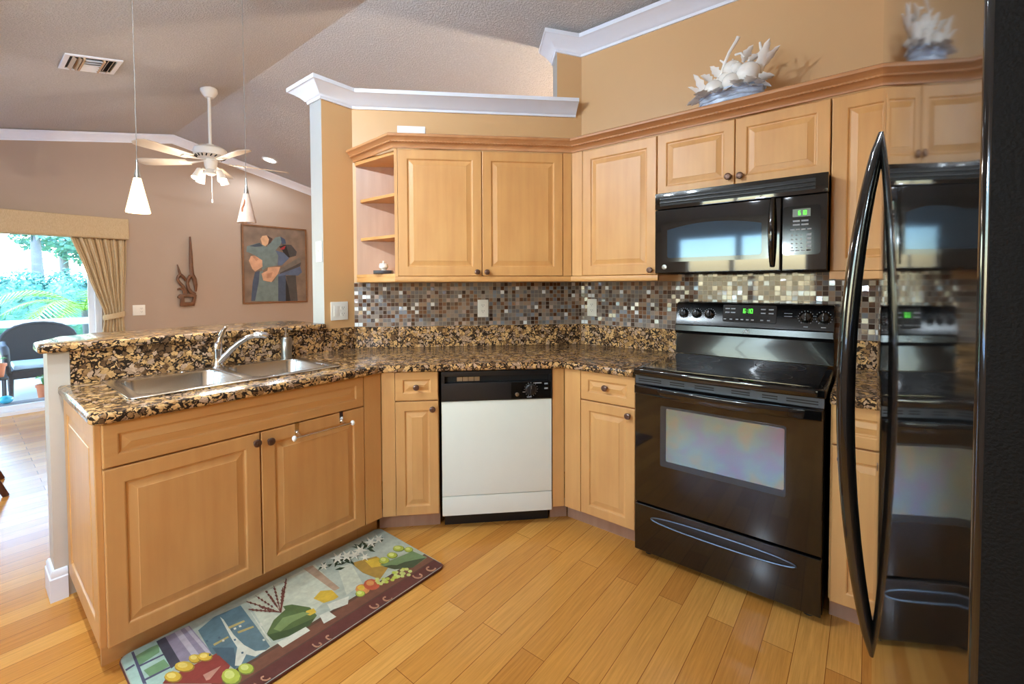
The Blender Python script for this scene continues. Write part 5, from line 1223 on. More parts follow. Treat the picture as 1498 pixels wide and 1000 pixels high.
for k in range(hz+1):
    t = k/hz; zz = .752+.795*t; pts.append((fx_(FYC)+.004-.042*math.sin(PI*t)**.72, FYC, zz)); rad.append(.0085+.0035*math.sin(PI*t))
MB().tube(pts, rad, 16).build('handle', 'black_gloss', fdoor)

# ------------------------------------------------------------------ small things on and above the cabinets
def outlet(name, label, loc, rz, w=.072, h=.118, kind='duplex'):
    t = thing(name, label, 'outlet' if kind != 'switch' else 'switch', loc, rz)
    MB().box(-w/2, w/2, -.006, 0, -h/2, h/2, bev=.003).build('plate', 'plate_white', t)
    cols = {'duplex': [(0, 'd')], 'combo': [(-.023, 's'), (.023, 'd')], 'switch': [(0, 't')], 'double': [(-.023, 's'), (.023, 'd')]}[kind]
    for cx, k in cols:
        if k == 'd':
            mb = MB()
            for cz in (-.020, .020): mb.prism([(cx+a, cz+b) for a, b in rrect(-.0165, .0165, -.0145, .0145, .010)], -.0078, -.0061, plane='xz')
            rc = mb.build('receptacle', 'plate_white', t, smooth=0)
            mb = MB()
            for cz in (-.020, .020):
                mb.box(cx-.008, cx-.0058, -.0082, -.0079, cz-.002, cz+.007); mb.box(cx+.0055, cx+.0077, -.0082, -.0079, cz-.002, cz+.007); mb.box(cx-.002, cx+.002, -.0082, -.0079, cz-.010, cz-.006)
            mb.build_split('slot', 'black_slot', rc, smooth=0)
        elif k == 's':
            MB().box(cx-.0165, cx+.0165, -.0085, -.0061, -.033, .033, bev=.001).build('rocker', 'plate_white', t)
        else:
            MB().box(cx-.004, cx+.004, -.016, -.0061, -.006, .010, bev=.001).build('toggle', 'plate_white', t)
    return t
outlet('wall_outlet', 'white outlet in the mosaic tile under the double door wall cabinet', (*dp(.1365, DW+.0095), 1.1615), PI/4)
outlet('wall_outlet', 'white outlet in the mosaic tile left of the stove', (-1.485, YW-.0095, 1.1625), 0)
outlet('switch_plate', 'white double switch and outlet plate on the orange wall above the counter end', (XW+.0005, 1.545, 1.158), PI/2, .118, .118, 'combo')
outlet('light_switch', 'white toggle switch on the narrow white wall end', (-2.712, 1.4445, 1.535), 0, .070, .130, 'switch')
outlet('switch_plate', 'white double switch plate on the far wall right of the curtain', (XF+.0005, 1.382, 1.033), PI/2, .118, .125, 'combo')

wb = tag(MB().box(-.085, .085, -.03, .03, 0, .105, bev=.004).build('box', 'box_white'), 'plain white box standing on top of the diagonal wall cabinet', 'box')
wb.location = (*dp(-.308, -2.86), 2.1965-.0); wb.rotation_euler = (0, 0, PI/4)
MB().box(.0, .084, -.031, -.0302, .006, .008).build('seam', 'plate_grey', wb, smooth=0)
bb = tag(MB().box(-.055, .055, -.04, .04, 0, .022, bev=.002).build('box', 'black_box'), 'flat dark box on the bottom open corner shelf', 'box')
bb.location = (*dp(-.490, -2.86), UB+.0165); bb.rotation_euler = (0, 0, PI/4)
jr = thing('lidded_jar', 'tiny white lidded ceramic jar on the dark box in the corner shelf', 'jar', (*dp(-.490, -2.86), UB+.0390))
MB().lathe([(.018, 0), (.014, .004), (.027, .016), (.028, .030), (.026, .034), (.0001, .0345)], n=24).build('bowl', 'ceramic_white', jr)
MB().lathe([(.0265, .035), (.024, .042), (.008, .047), (.005, .052), (.007, .058), (.0001, .062)], n=24).build('lid', 'ceramic_white', jr)

# ceramic fruit basket above the microwave cabinet
cb = thing('fruit_basket', 'white ceramic basket of fruit and leaves on top of the cabinet above the microwave', 'ornament', (-.565, 2.50, 2.1965))
mb = MB(); rg = []
for f, zz in ((.86, 0), (1.0, .10), (1.03, .108), (.98, .108), (.8, .06)):
    rg.append([(.155*f*math.cos(2*PI*k/48)*(1+.02*math.sin(24*2*PI*k/48+zz*200)), .070*f*math.sin(2*PI*k/48), zz) for k in range(48)])
mb.loops(rg, None, True, True, True)
for j in range(4): mb.tube([(.156*(.88+.04*j)*math.cos(2*PI*k/36), .071*(.88+.04*j)*math.sin(2*PI*k/36), .015+.025*j+.003*math.sin(9*2*PI*k/36+j*PI)) for k in range(37)], .0055, 6)
mb.build('basket', 'ceramic_blue', cb)
for x, y, zz, r_ in ((-.075, -.030, .150, .047), (.010, -.045, .160, .042), (.085, -.030, .185, .056), (-.025, -.010, .195, .034), (.005, 0, .240, .044), (.035, -.030, .225, .028), (-.06, .02, .19, .035), (.07, .02, .22, .035)):
    fo = MB().sphere((0, 0, 0), r_, 20, sc=(1, .95, .94)).build('fruit', 'ceramic_white', cb, (x, y, zz-.022))
    MB().tube([(0, 0, r_*.9), (.004, 0, r_*1.12)], .004, 8).build('stalk', 'ceramic_white', fo)
rl = random.Random(4)
def leaf(parent, c, d, L, w, name='leaf', m='ceramic_white', droop=.25):
    d = Vector(d).normalized(); sd_ = d.cross(Vector((0, .3, 1))).normalized(); up = sd_.cross(d)
    mb = MB(); n = 7; rows = []
    for k in range(n+1):
        t = k/n; ww = w*math.sin(PI*min(1, t*.93+.07))**.8*(1+.18*math.cos(t*22)); q = d*(L*t)-up*(droop*L*t*t)
        rows.append([q-sd_*ww+up*.25*ww, q+up*0, q+sd_*ww+up*.25*ww, q-up*.004])
    mb.loops(rows, None, True, True, True)
    return mb.build(name, m, parent, c, smooth=60)
for c, d, L, w in (((-.10, -.06, .11), (-.5, -1, .1), .08, .024), ((-.03, -.075, .105), (-.2, -1, -.1), .06, .024), ((.04, -.07, .115), (.3, -1, .2), .07, .028), ((.09, -.06, .12), (.7, -.8, .1), .07, .030), ((.13, -.03, .13), (1, -.4, .15), .07, .028),
                   ((-.14, -.02, .10), (-1, -.3, .1), .06, .022), ((-.125, -.02, .13), (-.25, -.2, 1), .10, .020), ((-.135, .0, .12), (-.6, 0, 1), .09, .018), ((-.06, 0, .21), (-.4, -.2, 1), .06, .022), ((-.09, 0, .19), (-.6, -.2, .8), .06, .022),
                   ((.055, 0, .25), (.5, -.1, 1), .07, .020), ((.075, 0, .24), (.9, -.1, .6), .06, .018), ((.13, -.01, .18), (.25, -.1, 1), .12, .022), ((.145, 0, .2), (.6, 0, 1), .09, .018)):
    leaf(cb, (c[0], c[1], c[2]-.015), d, L*1.15, w*1.15)
for k in range(9):
    a = math.radians(192+k*19.5); leaf(cb, (.135*math.cos(a), .062*math.sin(a), .098), (math.cos(a)*.8, math.sin(a), -.15+.25*(k % 2)), .062, .026)
MB().tube([(-.055, 0, .19), (-.03, -.01, .25), (-.005, -.015, .30), (.025, -.01, .345), (.035, -.01, .365)], [.006, .007, .008, .009, .010], 10).tube([(-.03, -.01, .255), (-.05, -.01, .275)], [.006, .004], 8).build('branch', 'ceramic_white', cb)
MB().tube([(.14, 0, .16), (.145, 0, .22), (.135, -.005, .28), (.13, 0, .31)], [.006, .007, .007, .005], 10).tube([(.02, 0, .285), (.05, -.02, .275), (.07, -.03, .245)], [.006, .006, .005], 8).build('branch', 'ceramic_white', cb)

# ------------------------------------------------------------------ lamps
def can(x, y, energy, label, rad=.075):
    zz = zc(y); tilt = math.atan(SL)*(1 if y < RY else -1)
    t = thing('recessed_light', label, 'ceiling light', (x, y, zz-.002)); t.rotation_euler = (tilt, 0, 0)
    MB().lathe([(rad+.022, 0), (rad+.020, -.006), (rad, -.007), (rad, -.001), (rad+.001, -.0005)], n=32, caps=False).build('trim_ring', 'trim_white', t)
    MB().lathe([(rad-.001, -.003), (.0001, -.004)], n=32, caps=False).build('lens', 'lamp_lens', t)
    light('recessed_lamp', 'SPOT', (x, y, zz-.03), energy, CANC, .045, (0, 0, 0), spot_size=math.radians(170), spot_blend=.5)
KL = 47
tk = thing('track_light', 'white ceiling bar with three glass globe lamps over the sink side of the kitchen', 'ceiling light', (-2.05, .0, 2.64))
dzt = zc(0)-2.64
MB().box(-.55, .55, -.03, .03, dzt-.045, dzt-.012, bev=.004).build('bar', 'nickel', tk)
MB().lathe([(.06, dzt-.002), (.06, dzt-.0115)], n=28).build('canopy', 'nickel', tk)
for gx in (-.4, 0, .4):
    ar = MB().lathe([(.010, dzt-.046), (.010, .075), (.028, .070), (.032, .058), (.0001, .057)], c=(gx, 0, 0), n=18).build('socket', 'nickel', tk)
    MB().lathe([(.031, .0565), (.058, .02), (.065, -.01), (.055, -.045), (.03, -.062), (.0001, -.066)], c=(gx, 0, 0), n=24, caps=False).build('globe', 'pane_glass', tk)
    MB().sphere((gx, 0, .015), .026, 14, sc=(1, 1, 1.2)).build('bulb', 'bulb_glow', tk)
    light('track_lamp', 'POINT', (-2.05+gx, .0, 2.60), KL*(1+gx), CANC, .03)
can(-.9, -1.2, 30, 'recessed ceiling light in the breakfast area behind')
can(-6.30, 2.685, 30, 'glowing recessed light in the slope of the living room ceiling right of the fan')
can(-4.8, -.6, 10, 'recessed light over the dining table')

def pendant(y, lit, label, x=-2.87, en=7, col=WARM):
    zt = zc(y)
    t = thing('pendant_lamp', label, 'pendant lamp', (x, y, 1.692))
    MB().lathe([(.055, zt-1.692-.001), (.055, zt-1.692-.016), (.02, zt-1.692-.030), (.0001, zt-1.692-.030)], n=24).build('canopy', 'nickel', t)
    MB().tube([(0, 0, .262), (0, 0, zt-1.692-.028)], .0016, 8).build('cord', 'cord_grey', t)
    MB().lathe([(.0135, .172), (.0125, .19), (.0085, .205), (.005, .225), (.0045, .262), (.0001, .263)], n=20).build('cap', 'nickel', t)
    MB().lathe([(.0490, 0), (.0500, .004), (.033, .085), (.0155, .171), (.0001, .1715)], n=36, caps=False).build('shade', 'pendant_glow' if lit else 'pendant_unlit', t)
    if lit:
        MB().sphere((0, 0, .05), .018, 14, sc=(1, 1, 1.3)).build('bulb', 'bulb_glow', t)
        light('pendant_light', 'POINT', (x, y, 1.66), en, col, .04)
    else:
        mb = MB(); mb.tube([(.012, -.012, .14), (.026, -.024, .105), (.024, -.034, .08), (.03, -.036, .06)], .0035, 6); mb.build('swirl', 'terracotta', t)
pendant(.587, True, 'lit glowing cone pendant lamp over the left part of the bar ledge')
pendant(1.087, False, 'unlit white cone pendant lamp in front of the painting')

pendant(-1.1, True, 'lit cone pendant over the breakfast table behind the camera', -.75, 52, (.76, .95, 1.16))
# ceiling fan
fx0, fy0 = -4.834, 1.53; fz = zc(fy0)
fan = thing('ceiling_fan', 'white five blade ceiling fan with spot lights on a downrod', 'ceiling fan', (fx0, fy0, 2.46))
dz = fz-2.46
MB().lathe([(.068, dz-.001), (.070, dz-.03), (.055, dz-.06), (.035, dz-.085), (.0001, dz-.086)], n=32).build('canopy', 'fan_white', fan)
MB().lathe([(.013, dz-.08), (.013, .17)], n=16).build('downrod', 'fan_white', fan)
mo_ = MB().lathe([(.0001, .185), (.03, .183), (.035, .165), (.10, .155), (.130, .135), (.138, .105), (.132, .075), (.10, .055), (.06, .045), (.0001, .044)], n=44).build('motor', 'fan_white', fan)
mb = MB()
for k in range(20):
    a = 2*PI*k/20; c, d = math.cos(a), math.sin(a)
    mb.tube([(.104*c, .104*d, .0555), (.126*math.cos(a+.1), .126*math.sin(a+.1), .0695)], .0055, 6)
mb.build_split('vent_slot', 'black_slot', mo_)
MB().lathe([(.05, .043), (.055, .02), (.05, -.02), (.04, -.05), (.046, -.06), (.046, -.09), (.025, -.105), (.0001, -.106)], n=28).build('light_hub', 'fan_white', fan)
for k in range(5):
    a = math.radians(5+72*k)
    bl = MB(); rg = []
    outl = [(.20, -.052), (.56, -.068), (.63, -.062), (.66, -.03), (.66, .03), (.63, .062), (.56, .068), (.20, .052)]
    bl.prism(outl, -.004, .004, bev=.0015, seg=2)
    b_ = bl.build('blade', 'blade_cream', fan, (0, 0, .02), (math.radians(12), 0, a))
    MB().tube([(.05, 0, .012), (.10, 0, .004), (.16, 0, -.004), (.27, 0, -.008)], [.014, .012, .018, .030], 10, flat=(1, .25)).build('blade_iron', 'fan_white', b_)
for k in range(4):
    a = math.radians(20+90*k); c, d = math.cos(a), math.sin(a)
    arm = MB().tube([(.035*c, .035*d, -.07), (.075*c, .075*d, -.06), (.10*c, .10*d, -.075)], .008, 10).build('light_arm', 'fan_white', fan)
    ax = Vector((c*.45, d*.45, -1)).normalized(); p0 = Vector((.10*c, .10*d, -.065))
    M4 = Matrix.Translation(p0) @ ax.to_track_quat('Z', 'Y').to_matrix().to_4x4()
    sh_ = MB().lathe([(.012, 0), (.026, .012), (.030, .05), (.036, .085), (.038, .105), (.034, .105), (.030, .09)], n=24, caps=False).transform(M4).build('shade', 'fan_white', arm)
    MB().lathe([(.030, .092), (.024, .100), (.0001, .104)], n=20, caps=False).transform(M4).build('bulb', 'bulb_glow', sh_)
    q = Vector((fx0, fy0, 2.46))+p0+ax*.13
    light('fan_light', 'POINT', q, 9, WARM, .03)
MB().tube([(.02, 0, -.10), (.02, 0, -.33)], .0014, 6).lathe([(.0001, -.33), (.006, -.335), (.008, -.36), (.0001, -.365)], c=(.02, 0, 0), n=12).build('pull_chain', 'plate_white', fan)

# ceiling supply vent in the left slope
vt = thing('ceiling_vent', 'white louvred air supply vent in the ceiling at upper left', 'vent', (-4.54, .676, zc(.676)-.001)); vt.rotation_euler = (math.atan(SL), 0, 0)
w_, h_ = .165, .160
MB().prism([(-w_, -h_), (w_, -h_), (w_, h_), (-w_, h_)], -.010, 0, holes=[[(-w_+.03, -h_+.03), (w_-.03, -h_+.03), (w_-.03, h_-.03), (-w_+.03, h_-.03)]], bev=.003, seg=2).build('frame', 'trim_white', vt)
MB().box(-w_+.031, w_-.031, -h_+.031, h_-.031, -.0012, -.0004).build('duct', 'black_slot', vt, smooth=0)
for yy in (-.055, .055): MB().box(-w_+.031, w_-.031, yy-.006, yy+.006, -.022, -.002).build('divider', 'vent_tan', vt, smooth=0)
for k in range(6):
    xx = -w_+.05+k*.044
    o = MB().box(-.001, .001, -.048, .048, -.012, .012).build('louver', 'trim_white', vt, (xx, 0, -.013), (0, math.radians(42 if xx < -.02 else -42), 0), smooth=0)
for sg in (-1, 1):
    for k in range(2):
        MB().box(-w_+.032, w_-.032, -.001, .001, -.012, .012).build('louver', 'vent_tan', vt, (0, sg*(.076+.030*k), -.014), (math.radians(-40*sg), 0, 0), smooth=0)

# floor lamp in the living room behind the diagonal wall (throws the warm light over the plant shelf)
fl = thing('floor_lamp', 'torchiere floor lamp standing behind the diagonal wall', 'floor lamp', (-1.0, 3.52, 0))
MB().lathe([(.14, 0), (.14, .015), (.03, .03), (.0001, .031)], n=28).build('base', 'bronze', fl)
MB().lathe([(.011, .03), (.011, 1.70)], n=14).build('pole', 'bronze', fl)
MB().lathe([(.012, 1.70), (.05, 1.715), (.13, 1.77), (.16, 1.82), (.157, 1.82), (.12, 1.775), (.0001, 1.73)], n=32).build('shade', 'plate_white', fl)
light('floor_lamp_light', 'POINT', (-1.0, 3.52, 1.90), 190, (1, .84, .66), .05)

# ------------------------------------------------------------------ living room wall
PAINT = [('teal',[(2.579,1.873),(2.733,1.932),(2.843,1.88),(2.969,2.028),(3.038,2.048),(3.06,1.985),(3.036,1.923),(2.966,1.838),(3.003,1.759),(2.987,1.618),(2.837,1.583),(2.78,1.533),(2.729,1.727),(2.621,1.78),(2.572,1.796)]),
 ('slate',[(2.614,1.879),(2.751,1.933),(2.796,1.887),(2.686,1.87)]),
 ('teal',[(2.626,1.104),(2.649,1.375),(2.679,1.511),(2.78,1.533),(2.833,1.375),(2.928,1.375),(2.998,1.497),(2.991,1.092)]),
 ('navy',[(2.621,1.104),(2.646,1.375),(2.679,1.511),(2.743,1.532),(2.727,1.375),(2.671,1.103)]),
 ('navy',[(2.997,1.456),(3.107,1.478),(3.099,1.085),(2.991,1.088)]),
 ('peach',[(2.602,1.673),(2.629,1.738),(2.678,1.748),(2.779,1.686),(2.781,1.592),(2.679,1.521),(2.644,1.559)]),
 ('peach2',[(2.647,1.739),(2.678,1.748),(2.728,1.698),(2.7,1.667)]),
 ('tan',[(2.761,1.992),(2.786,2.034),(2.846,2.048),(2.879,2.002),(2.866,1.931),(2.824,1.889),(2.784,1.91)]),
 ('hair',[(2.846,2.048),(2.93,2.005),(2.901,1.944),(2.858,1.907),(2.879,1.992)]),
 ('navy',[(3.038,2.048),(3.107,2.009),(3.119,1.944),(3.059,1.932)]),
 ('coal',[(3.065,1.931),(3.196,1.933),(3.277,1.835),(3.265,1.772),(3.131,1.728),(3.073,1.803)]),
 ('black',[(3.016,1.897),(3.115,1.928),(3.172,1.743),(3.112,1.754),(3.064,1.843)]),
 ('red',[(3.031,1.87),(3.115,1.918),(3.094,1.861),(3.044,1.85)]),
 ('blue',[(2.966,1.838),(3.083,1.808),(3.162,1.73),(3.05,1.619),(2.991,1.618),(3.003,1.759)]),
 ('grey',[(3.009,1.558),(3.317,1.753),(3.341,1.681),(3.018,1.507)]),
 ('coal',[(3.018,1.507),(3.341,1.674),(3.325,1.615),(3.027,1.485)]),
 ('blue',[(2.998,1.483),(3.325,1.611),(3.351,1.523),(3.291,1.47),(3.107,1.478),(2.997,1.456)]),
 ('coal',[(3.107,1.468),(3.254,1.476),(3.278,1.079),(3.17,1.083),(3.14,1.294)]),
 ('black',[(3.106,1.437),(3.14,1.294),(3.17,1.083),(3.099,1.085)]),
 ('peach',[(2.765,1.493),(2.846,1.538),(2.856,1.584),(3.03,1.599),(3.009,1.537),(2.988,1.487),(2.899,1.371),(2.787,1.395)]),
 ('peach2',[(2.835,1.494),(2.921,1.516),(2.891,1.435),(2.834,1.425)])]
PCOL = {'teal': (110, 126, 124), 'slate': (66, 76, 88), 'navy': (66, 78, 98), 'peach': (206, 158, 126), 'peach2': (184, 134, 104), 'tan': (208, 164, 126), 'hair': (78, 56, 46), 'coal': (72, 68, 66), 'black': (32, 30, 32), 'red': (150, 44, 48), 'blue': (88, 102, 128), 'grey': (112, 104, 96)}
for k, c in PCOL.items(): simple('paint_'+k, s(*c), .6, var=.14, vscale=14, bumpv=.15, bscale=120)
simple('paint_ground', s(128, 108, 92), .65, var=.25, vscale=6, bumpv=.15, bscale=120)
pc = Vector((XF, 2.971, 1.625))
pt = thing('painting', 'framed abstract painting of an embracing couple in blue and grey on the far wall', 'painting', pc)
hw, hh = .455, .560
MB().prism([(-hw, -hh), (hw, -hh), (hw, hh), (-hw, hh)], .001, .034, plane='yz', holes=[[(-hw+.020, -hh+.020), (hw-.020, -hh+.020), (hw-.020, hh-.020), (-hw+.020, hh-.020)]], bev=.003, seg=2).build('frame', 'frame_wood', pt)
mb = MB(); mb.box(.004, .020, -hw+.0205, hw-.0205, -hh+.0205, hh-.0205, 'paint_ground'); xx = .0203
for n_, poly in PAINT:
    q = clip([(a-pc.y, b-pc.z) for a, b in poly], -hw+.021, hw-.021, -hh+.021, hh-.021)
    if len(q) > 2: mb.face([(xx, a, b) for a, b in q], 'paint_'+n_); xx += .00012
mb.build('canvas', 'paint_ground', pt, smooth=0)
# carved wood sculpture: two horned antelopes on a base
def cv(X_, Z_): return (0, (X_-325)*.001227, (790-Z_)*.001416)
ws = thing('wall_sculpture', 'carved dark wood sculpture of two horned antelopes on the far wall', 'sculpture', (XF+.042, 1.857, 1.065))
ws_b = MB().prism([(a, b) for _, a, b in [cv(*q) for q in ((262, 790), (385, 790), (408, 695), (395, 680), (265, 682), (240, 710), (268, 728))]], -.022, .022, plane='yz', holes=[[(a, b) for _, a, b in [cv(*q) for q in ((300, 755), (365, 755), (378, 712), (298, 706))]]], bev=.005, seg=2).build('base', 'carved_wood', ws)
k_ = [cv(*q) for q in ((392, 690), (362, 668), (338, 630), (330, 585), (338, 548), (358, 522), (376, 515))]
MB().tube(k_, [.026, .024, .020, .018, .019, .022, .024], 12).tube([cv(*q) for q in ((378, 512), (392, 545), (402, 600), (404, 660))], [.024, .026, .022, .010], 12).tube([cv(*q) for q in ((374, 515), (368, 430), (367, 320), (364, 164))], [.024, .023, .020, .009], 12).build('antelope', 'carved_wood', ws)
k_ = [cv(*q) for q in ((318, 690), (312, 650), (292, 610), (262, 575), (246, 548), (256, 520), (274, 510))]
MB().tube(k_, [.022, .019, .016, .016, .017, .018, .018], 12).tube([cv(*q) for q in ((276, 508), (298, 530), (318, 560))], [.018, .019, .010], 12).tube([cv(*q) for q in ((272, 512), (260, 470), (248, 418))], [.016, .013, .006], 12).tube([cv(*q) for q in ((243, 640), (268, 628), (296, 650), (300, 680))], [.008, .012, .014, .014], 10).build('antelope', 'carved_wood', ws)

# valance and tied back drape
vl = tag(MB().box(0, .165, 0, 3.0, 0, .235, bev=.012, seg=3).build('window_valance', 'drape'), 'boxed beige fabric valance over the sliding glass door', 'valance')
vl.location = (XF+.001, -1.722, 1.858)
# stitched welt along the valance's lower edge
MB().tube([(.166, .01, .012), (.166, 2.99, .012)], .004, 8).build('welt', 'drape', vl)
cu = thing('curtain', 'beige pleated drape tied back at the right side of the sliding door', 'curtain', (XF+.09, 1.14, 0))
lz = [(1.858, .800), (1.60, .885), (1.38, .945), (1.20, 1.0), (1.05, 1.047), (.985, 1.058), (.92, 1.050), (.75, 1.03), (.4, .99), (.02, .96)]
rzr = [(1.858, 1.268), (1.60, 1.262), (1.38, 1.25), (1.20, 1.24), (1.05, 1.232), (.985, 1.224), (.92, 1.226), (.75, 1.24), (.4, 1.26), (.02, 1.27)]
def itp(tb_, zz):
    for (z0, a), (z1, b) in zip(tb_[:-1], tb_[1:]):
        if z1 <= zz <= z0: return a+(b-a)*(z0-zz)/(z0-z1)
    return tb_[-1][1]
mb = MB(); rows = []; NU, NZ = 150, 60
for j in range(NZ+1):
    zz = 1.857-(1.857-.02)*j/NZ; a, b = itp(lz, zz), itp(rzr, zz); amp = .018*(.45+.55*min(1, abs(zz-.985)/.4))
    rows.append([(amp*math.sin(2*PI*7*u/NU+.5*math.sin(u*.21))+.006*math.sin(u*.9+j*.1), a+(b-a)*u/NU-1.14, zz) for u in range(NU+1)])
mb.loops(rows, None, False)
cd_ = mb.build('drape', 'drape', cu, smooth=80)
so_ = cd_.modifiers.new('thickness', 'SOLIDIFY'); so_.thickness = .003
mb = MB(); rg = []
for k in range(25):
    a = 2*PI*k/24; rg.append([(.052*math.cos(a)*f, (1.141+.096*math.sin(a)*f)-1.14, zz+.020*math.sin(a)) for f, zz in ((1, .955), (1.05, .985), (1, 1.015), (.96, .985))])
mb.loops(rg, None); mb.build('tieback', 'drape', cu, smooth=60)
# dining chair whose back just enters the picture at the left edge
dc = thing('dining_chair', 'dark wood dining chair mostly cut off by the left edge of the frame', 'chair', (-4.45, -.10, 0))
MB().box(-.23, .23, -.22, .22, .44, .49, bev=.015).build('seat', 'chair_fabric', dc)
for sx in (-1, 1):
    MB().tube([(.20*sx, -.20, .44), (.20*sx, -.20, .2), (.20*sx, -.21, .0)], [.022, .018, .014], 10).build('leg', 'chair_wood', dc)
    MB().tube([(.20*sx, .235, 1.02), (.20*sx, .205, .75), (.20*sx, .19, .44), (.20*sx, .20, .2), (.20*sx, .275, .0)], [.018, .020, .022, .020, .016], 10).build('leg', 'chair_wood', dc)
MB().box(-.20, .20, .185, .245, .78, .99, bev=.02).build('backrest', 'chair_fabric', dc)
MB().tube([(-.20, .21, .62), (.20, .21, .62)], .014, 10).build('back_rail', 'chair_wood', dc)

# ------------------------------------------------------------------ patio and garden outside the sliding door
o = MB().box(-9.75, XF-.125, -4, 5, -.10, -.012).build('patio_floor', 'patio_tile', smooth=0); struct(o, 'pale tiled patio floor')
o = MB().box(-7.62, -7.50, -4, 5, -.0115, .012).build('trim_5', 'patio_dark', smooth=0); struct(o, 'dark threshold strip across the patio')
o = MB().box(-40, -9.76, -20, 30, -.16, -.05).build('lawn', 'lawn', smooth=0); struct(o)
# lanai screen frame: rails and posts
lf = thing('screen_frame', 'white screen enclosure frame with a chair rail behind the patio chair', 'railing', (-9.6, 1, 0))
MB().box(-.03, .03, -5, 4, .735, .835, bev=.004).build('rail', 'trim_white', lf); MB().box(-.03, .03, -5, 4, -.011, .05, bev=.004).build('rail', 'trim_white', lf)
MB().box(-.03, .03, -5, 4, 2.50, 2.60, bev=.004).build('rail', 'trim_white', lf)
for yy in (-4.9, -2.4, 1.9, 3.9): MB().box(-.025, .025, yy-.025, yy+.025, .0505, 2.4995).build('post', 'trim_white', lf)
# wicker armchair
wk = thing('wicker_armchair', 'dark wicker patio armchair with rounded back outside the sliding door', 'chair', (-8.3, .70, -.012))
for sx in (-1, 1):
    MB().tube([(.27, .30*sx, 0), (.27, .30*sx, .30)], [.020, .030], 10).build('leg', 'wicker', wk)
    MB().tube([(-.27, .28*sx, 0), (-.27, .28*sx, .32)], [.020, .028], 10).build('leg', 'wicker', wk)
    MB().tube([(.29, .32*sx, .30), (.30, .335*sx, .52), (.22, .34*sx, .585), (0, .345*sx, .60), (-.22, .33*sx, .62)], [.028, .034, .040, .038, .03], 12).build('armrest', 'wicker', wk)
MB().prism([(-.30, -.30), (.30, -.30), (.30, .30), (-.30, .30)], .215, .325, bev=.02).build('seat', 'wicker', wk)
MB().box(-.26, .29, -.275, .275, .3255, .385, bev=.03, seg=3).build('cushion', 'cushion_blue', wk)
mb = MB(); rows = []
for j in range(17):
    a = PI*j/16; yy = -.34*math.cos(a); top = .60+.24*math.sin(a)**.8
    rows.append([(-.26-.06*math.sin(a)-.06*t, yy, .33+(top-.33)*t) for t in [k/8 for k in range(9)]]+[(-.30-.06*math.sin(a)-.06*t, yy, .33+(top-.33)*t) for t in [1-k/8 for k in range(9)]])
mb.loops(rows, None, True, True, True); bk = mb.build('backrest', 'wicker', wk)
MB().tube([(-.335-.06*math.sin(PI*j/24), -.345*math.cos(PI*j/24), .605+.24*math.sin(PI*j/24)**.8) for j in range(25)], [.020+.004*(j % 2) for j in range(25)], 10).build('rim', 'wicker', bk)
# small table with potted plant, second pot, glass float
tbl = thing('side_table', 'small patio table holding a potted plant at the left edge', 'table', (-7.90, .17, -.012))
MB().prism(rrect(-.20, .20, -.20, .20, .03), .265, .295, bev=.006).build('top', 'dark_metal', tbl)
for a in (-1, 1):
    for b in (-1, 1): MB().tube([(.17*a, .17*b, 0), (.17*a, .17*b, .265)], .012, 8).build('leg', 'dark_metal', tbl)
def pot(name, label, loc, r_, h_, n, L, seed):
    t = thing(name, label, 'potted plant', loc); rr = random.Random(seed)
    MB().lathe([(.0001, 0), (r_*.72, 0), (r_*.95, h_*.8), (r_*1.08, h_*.8), (r_*1.1, h_), (r_*.95, h_), (r_*.9, h_*.85), (.0001, h_*.85)], n=24).build('pot', 'terracotta', t)
    mb = MB()
    for k in range(n):
        a = rr.uniform(0, 2*PI); l = L*rr.uniform(.6, 1); o_ = rr.uniform(.3, .9)
        mb.tube([(0, 0, h_*.85), (math.cos(a)*l*.3*o_, math.sin(a)*l*.3*o_, h_+l*.5), (math.cos(a)*l*.75*o_, math.sin(a)*l*.75*o_, h_+l*.75), (math.cos(a)*l*1.1*o_, math.sin(a)*l*1.1*o_, h_+l*.6)], [.004, .008, .007, .001], 6, flat=(1, .3))
    mb.build('leaves', 'leaf_green', t); return t
pot('potted_plant', 'terracotta pot with a small plant on the patio table at the left edge', (-7.82, .285, .2835), .075, .15, 14, .10, 1)
pot('potted_plant', 'terracotta pot with spiky leaves on the patio floor right of the wicker armchair', (-7.74, .645, -.0115), .065, .16, 16, .16, 2)
gf = tag(MB().sphere((0, 0, .045), .058, 24, sc=(1, 1, .78)).build('glass_float', 'turquoise'), 'turquoise glass float lying on the dark patio threshold strip', 'ornament')
gf.location = (-7.545, .335, .0125)
# hedge, palms, trees
def foliage(mb, c, R_, n, size, rr, flatten=1.0):
    for k in range(n):
        u = rr.uniform(-1, 1); a = rr.uniform(0, 2*PI); q = math.sqrt(1-u*u); f = rr.uniform(.78, 1.05)
        p = Vector((c[0]+R_[0]*q*math.cos(a)*f, c[1]+R_[1]*q*math.sin(a)*f, c[2]+R_[2]*u*f))
        d = Vector((rr.uniform(-1, 1), rr.uniform(-1, 1), rr.uniform(-.6, .8))).normalized(); e = d.cross(Vector((rr.uniform(-1, 1), rr.uniform(-1, 1), rr.uniform(-1, 1)))).normalized()
        s_ = size*rr.uniform(.6, 1.3)
        mb.face([p-d*s_, p+e*s_*.45, p+d*s_, p-e*s_*.45])
rr = random.Random(11)
mb = MB()
for k in range(9): foliage(mb, (-14.2+rr.uniform(-.2, .2), -2.6+k*.7, .85), (.7, .55, .85), 2200, .05, rr)
for k in range(9): mb.sphere((-14.2, -2.6+k*.7, .8), .6, 10, sc=(.9, .9, 1.15))
o = mb.build('hedge', 'hedge_green', smooth=0); tag(o, 'dense clipped green hedge beyond the patio', 'hedge')
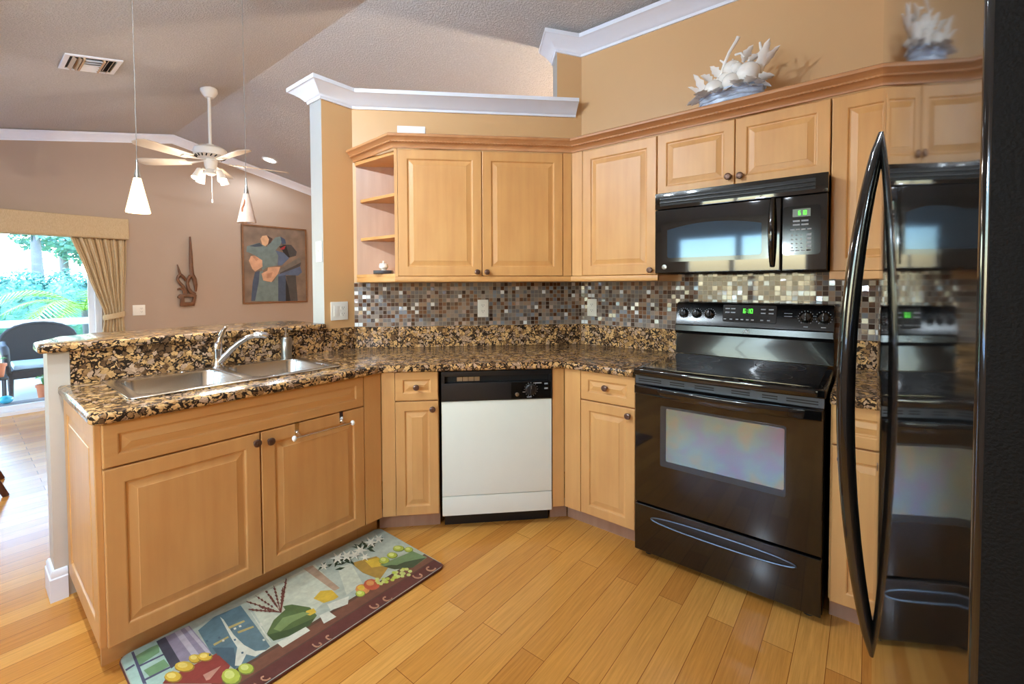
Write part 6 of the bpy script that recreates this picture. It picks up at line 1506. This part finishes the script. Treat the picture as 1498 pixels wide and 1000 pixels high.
def palm(name, label, base, n, L, seed, h):
    t = thing(name, label, 'palm', base); rr = random.Random(seed)
    MB().tube([(0, 0, 0), (.05, .02, h*.5), (.02, 0, h)], [.06, .05, .045], 10).build('trunk', 'bark', t)
    for k in range(n):
        a = 2*PI*k/n+rr.uniform(-.2, .2); l = L*rr.uniform(.8, 1.1); el = rr.uniform(.6, 1.25)
        mb = MB(); pts = []
        for j in range(13):
            u = j/12; rad_ = l*(u*.95); pts.append(Vector((math.cos(a)*rad_, math.sin(a)*rad_, h+l*(el*u-1.0*u*u*.95))))
        mb.tube(pts, [.010*(1-.8*j/12) for j in range(13)], 6)
        side = Vector((-math.sin(a), math.cos(a), 0))
        for j in range(1, 12):
            d = (pts[j+1]-pts[j]).normalized()
            for sg in (-1, 1):
                for h2 in (0, .5):
                    q = pts[j].lerp(pts[j+1], h2); ll = l*.30*math.sin(PI*(.12+.8*(j+h2)/12))
                    tip = q+side*sg*ll*.85+d*ll*.55-Vector((0, 0, ll*.25)); w_ = d*.016
                    mb.face([q-w_, q+w_, tip])
        mb.build('frond', 'palm_green', t, smooth=0)
palm('palm', 'feathery palm with arching fronds behind the screen frame, seen through the glass door', (-10.75, 1.42, -.05), 15, 1.15, 5, .95)
for i, (x, y, h, lab) in enumerate(((-16.5, 1.30, 3.3, 'pale tree trunk rising behind the hedge, left of the curtain'), (-19.5, 2.12, 3.5, 'slim tree behind the hedge next to the curtain edge'))):
    t = thing('tree', lab, 'tree', (x, y, -.05)); rr = random.Random(20+i)
    MB().tube([(0, 0, 0), (.03, .05, h*.4), (-.04, .02, h*.8)], [.17, .13, .09], 12).build('trunk', 'bark', t)
    mb = MB()
    for k in range(5): foliage(mb, (rr.uniform(-.8, .8), rr.uniform(-1.0, 1.0), h*.8+rr.uniform(-.4, .8)), (.8, .8, .6), 420, .10, rr)
    mb.build('crown', 'hedge_green', t, smooth=0)

# ------------------------------------------------------------------ groups of look-alike things
GROUPS = {'pendant_lamp': 'cone pendant lamps', 'recessed_light': 'recessed ceiling lights', 'wall_cabinet': 'maple wall cabinets', 'base_cabinet': 'maple base cabinets', 'wall_outlet': 'outlets set in the mosaic tile',
          'switch_plate': 'double switch plates', 'potted_plant': 'terracotta pots on the patio', 'tree': 'trees behind the hedge', 'granite_countertop': 'granite countertops', 'tile_backsplash': 'mosaic tile strips'}
for o in list(COL.objects):
    k = o.name.split('.')[0]
    if o.parent is None and k in GROUPS and 'label' in o: o['group'] = GROUPS[k]
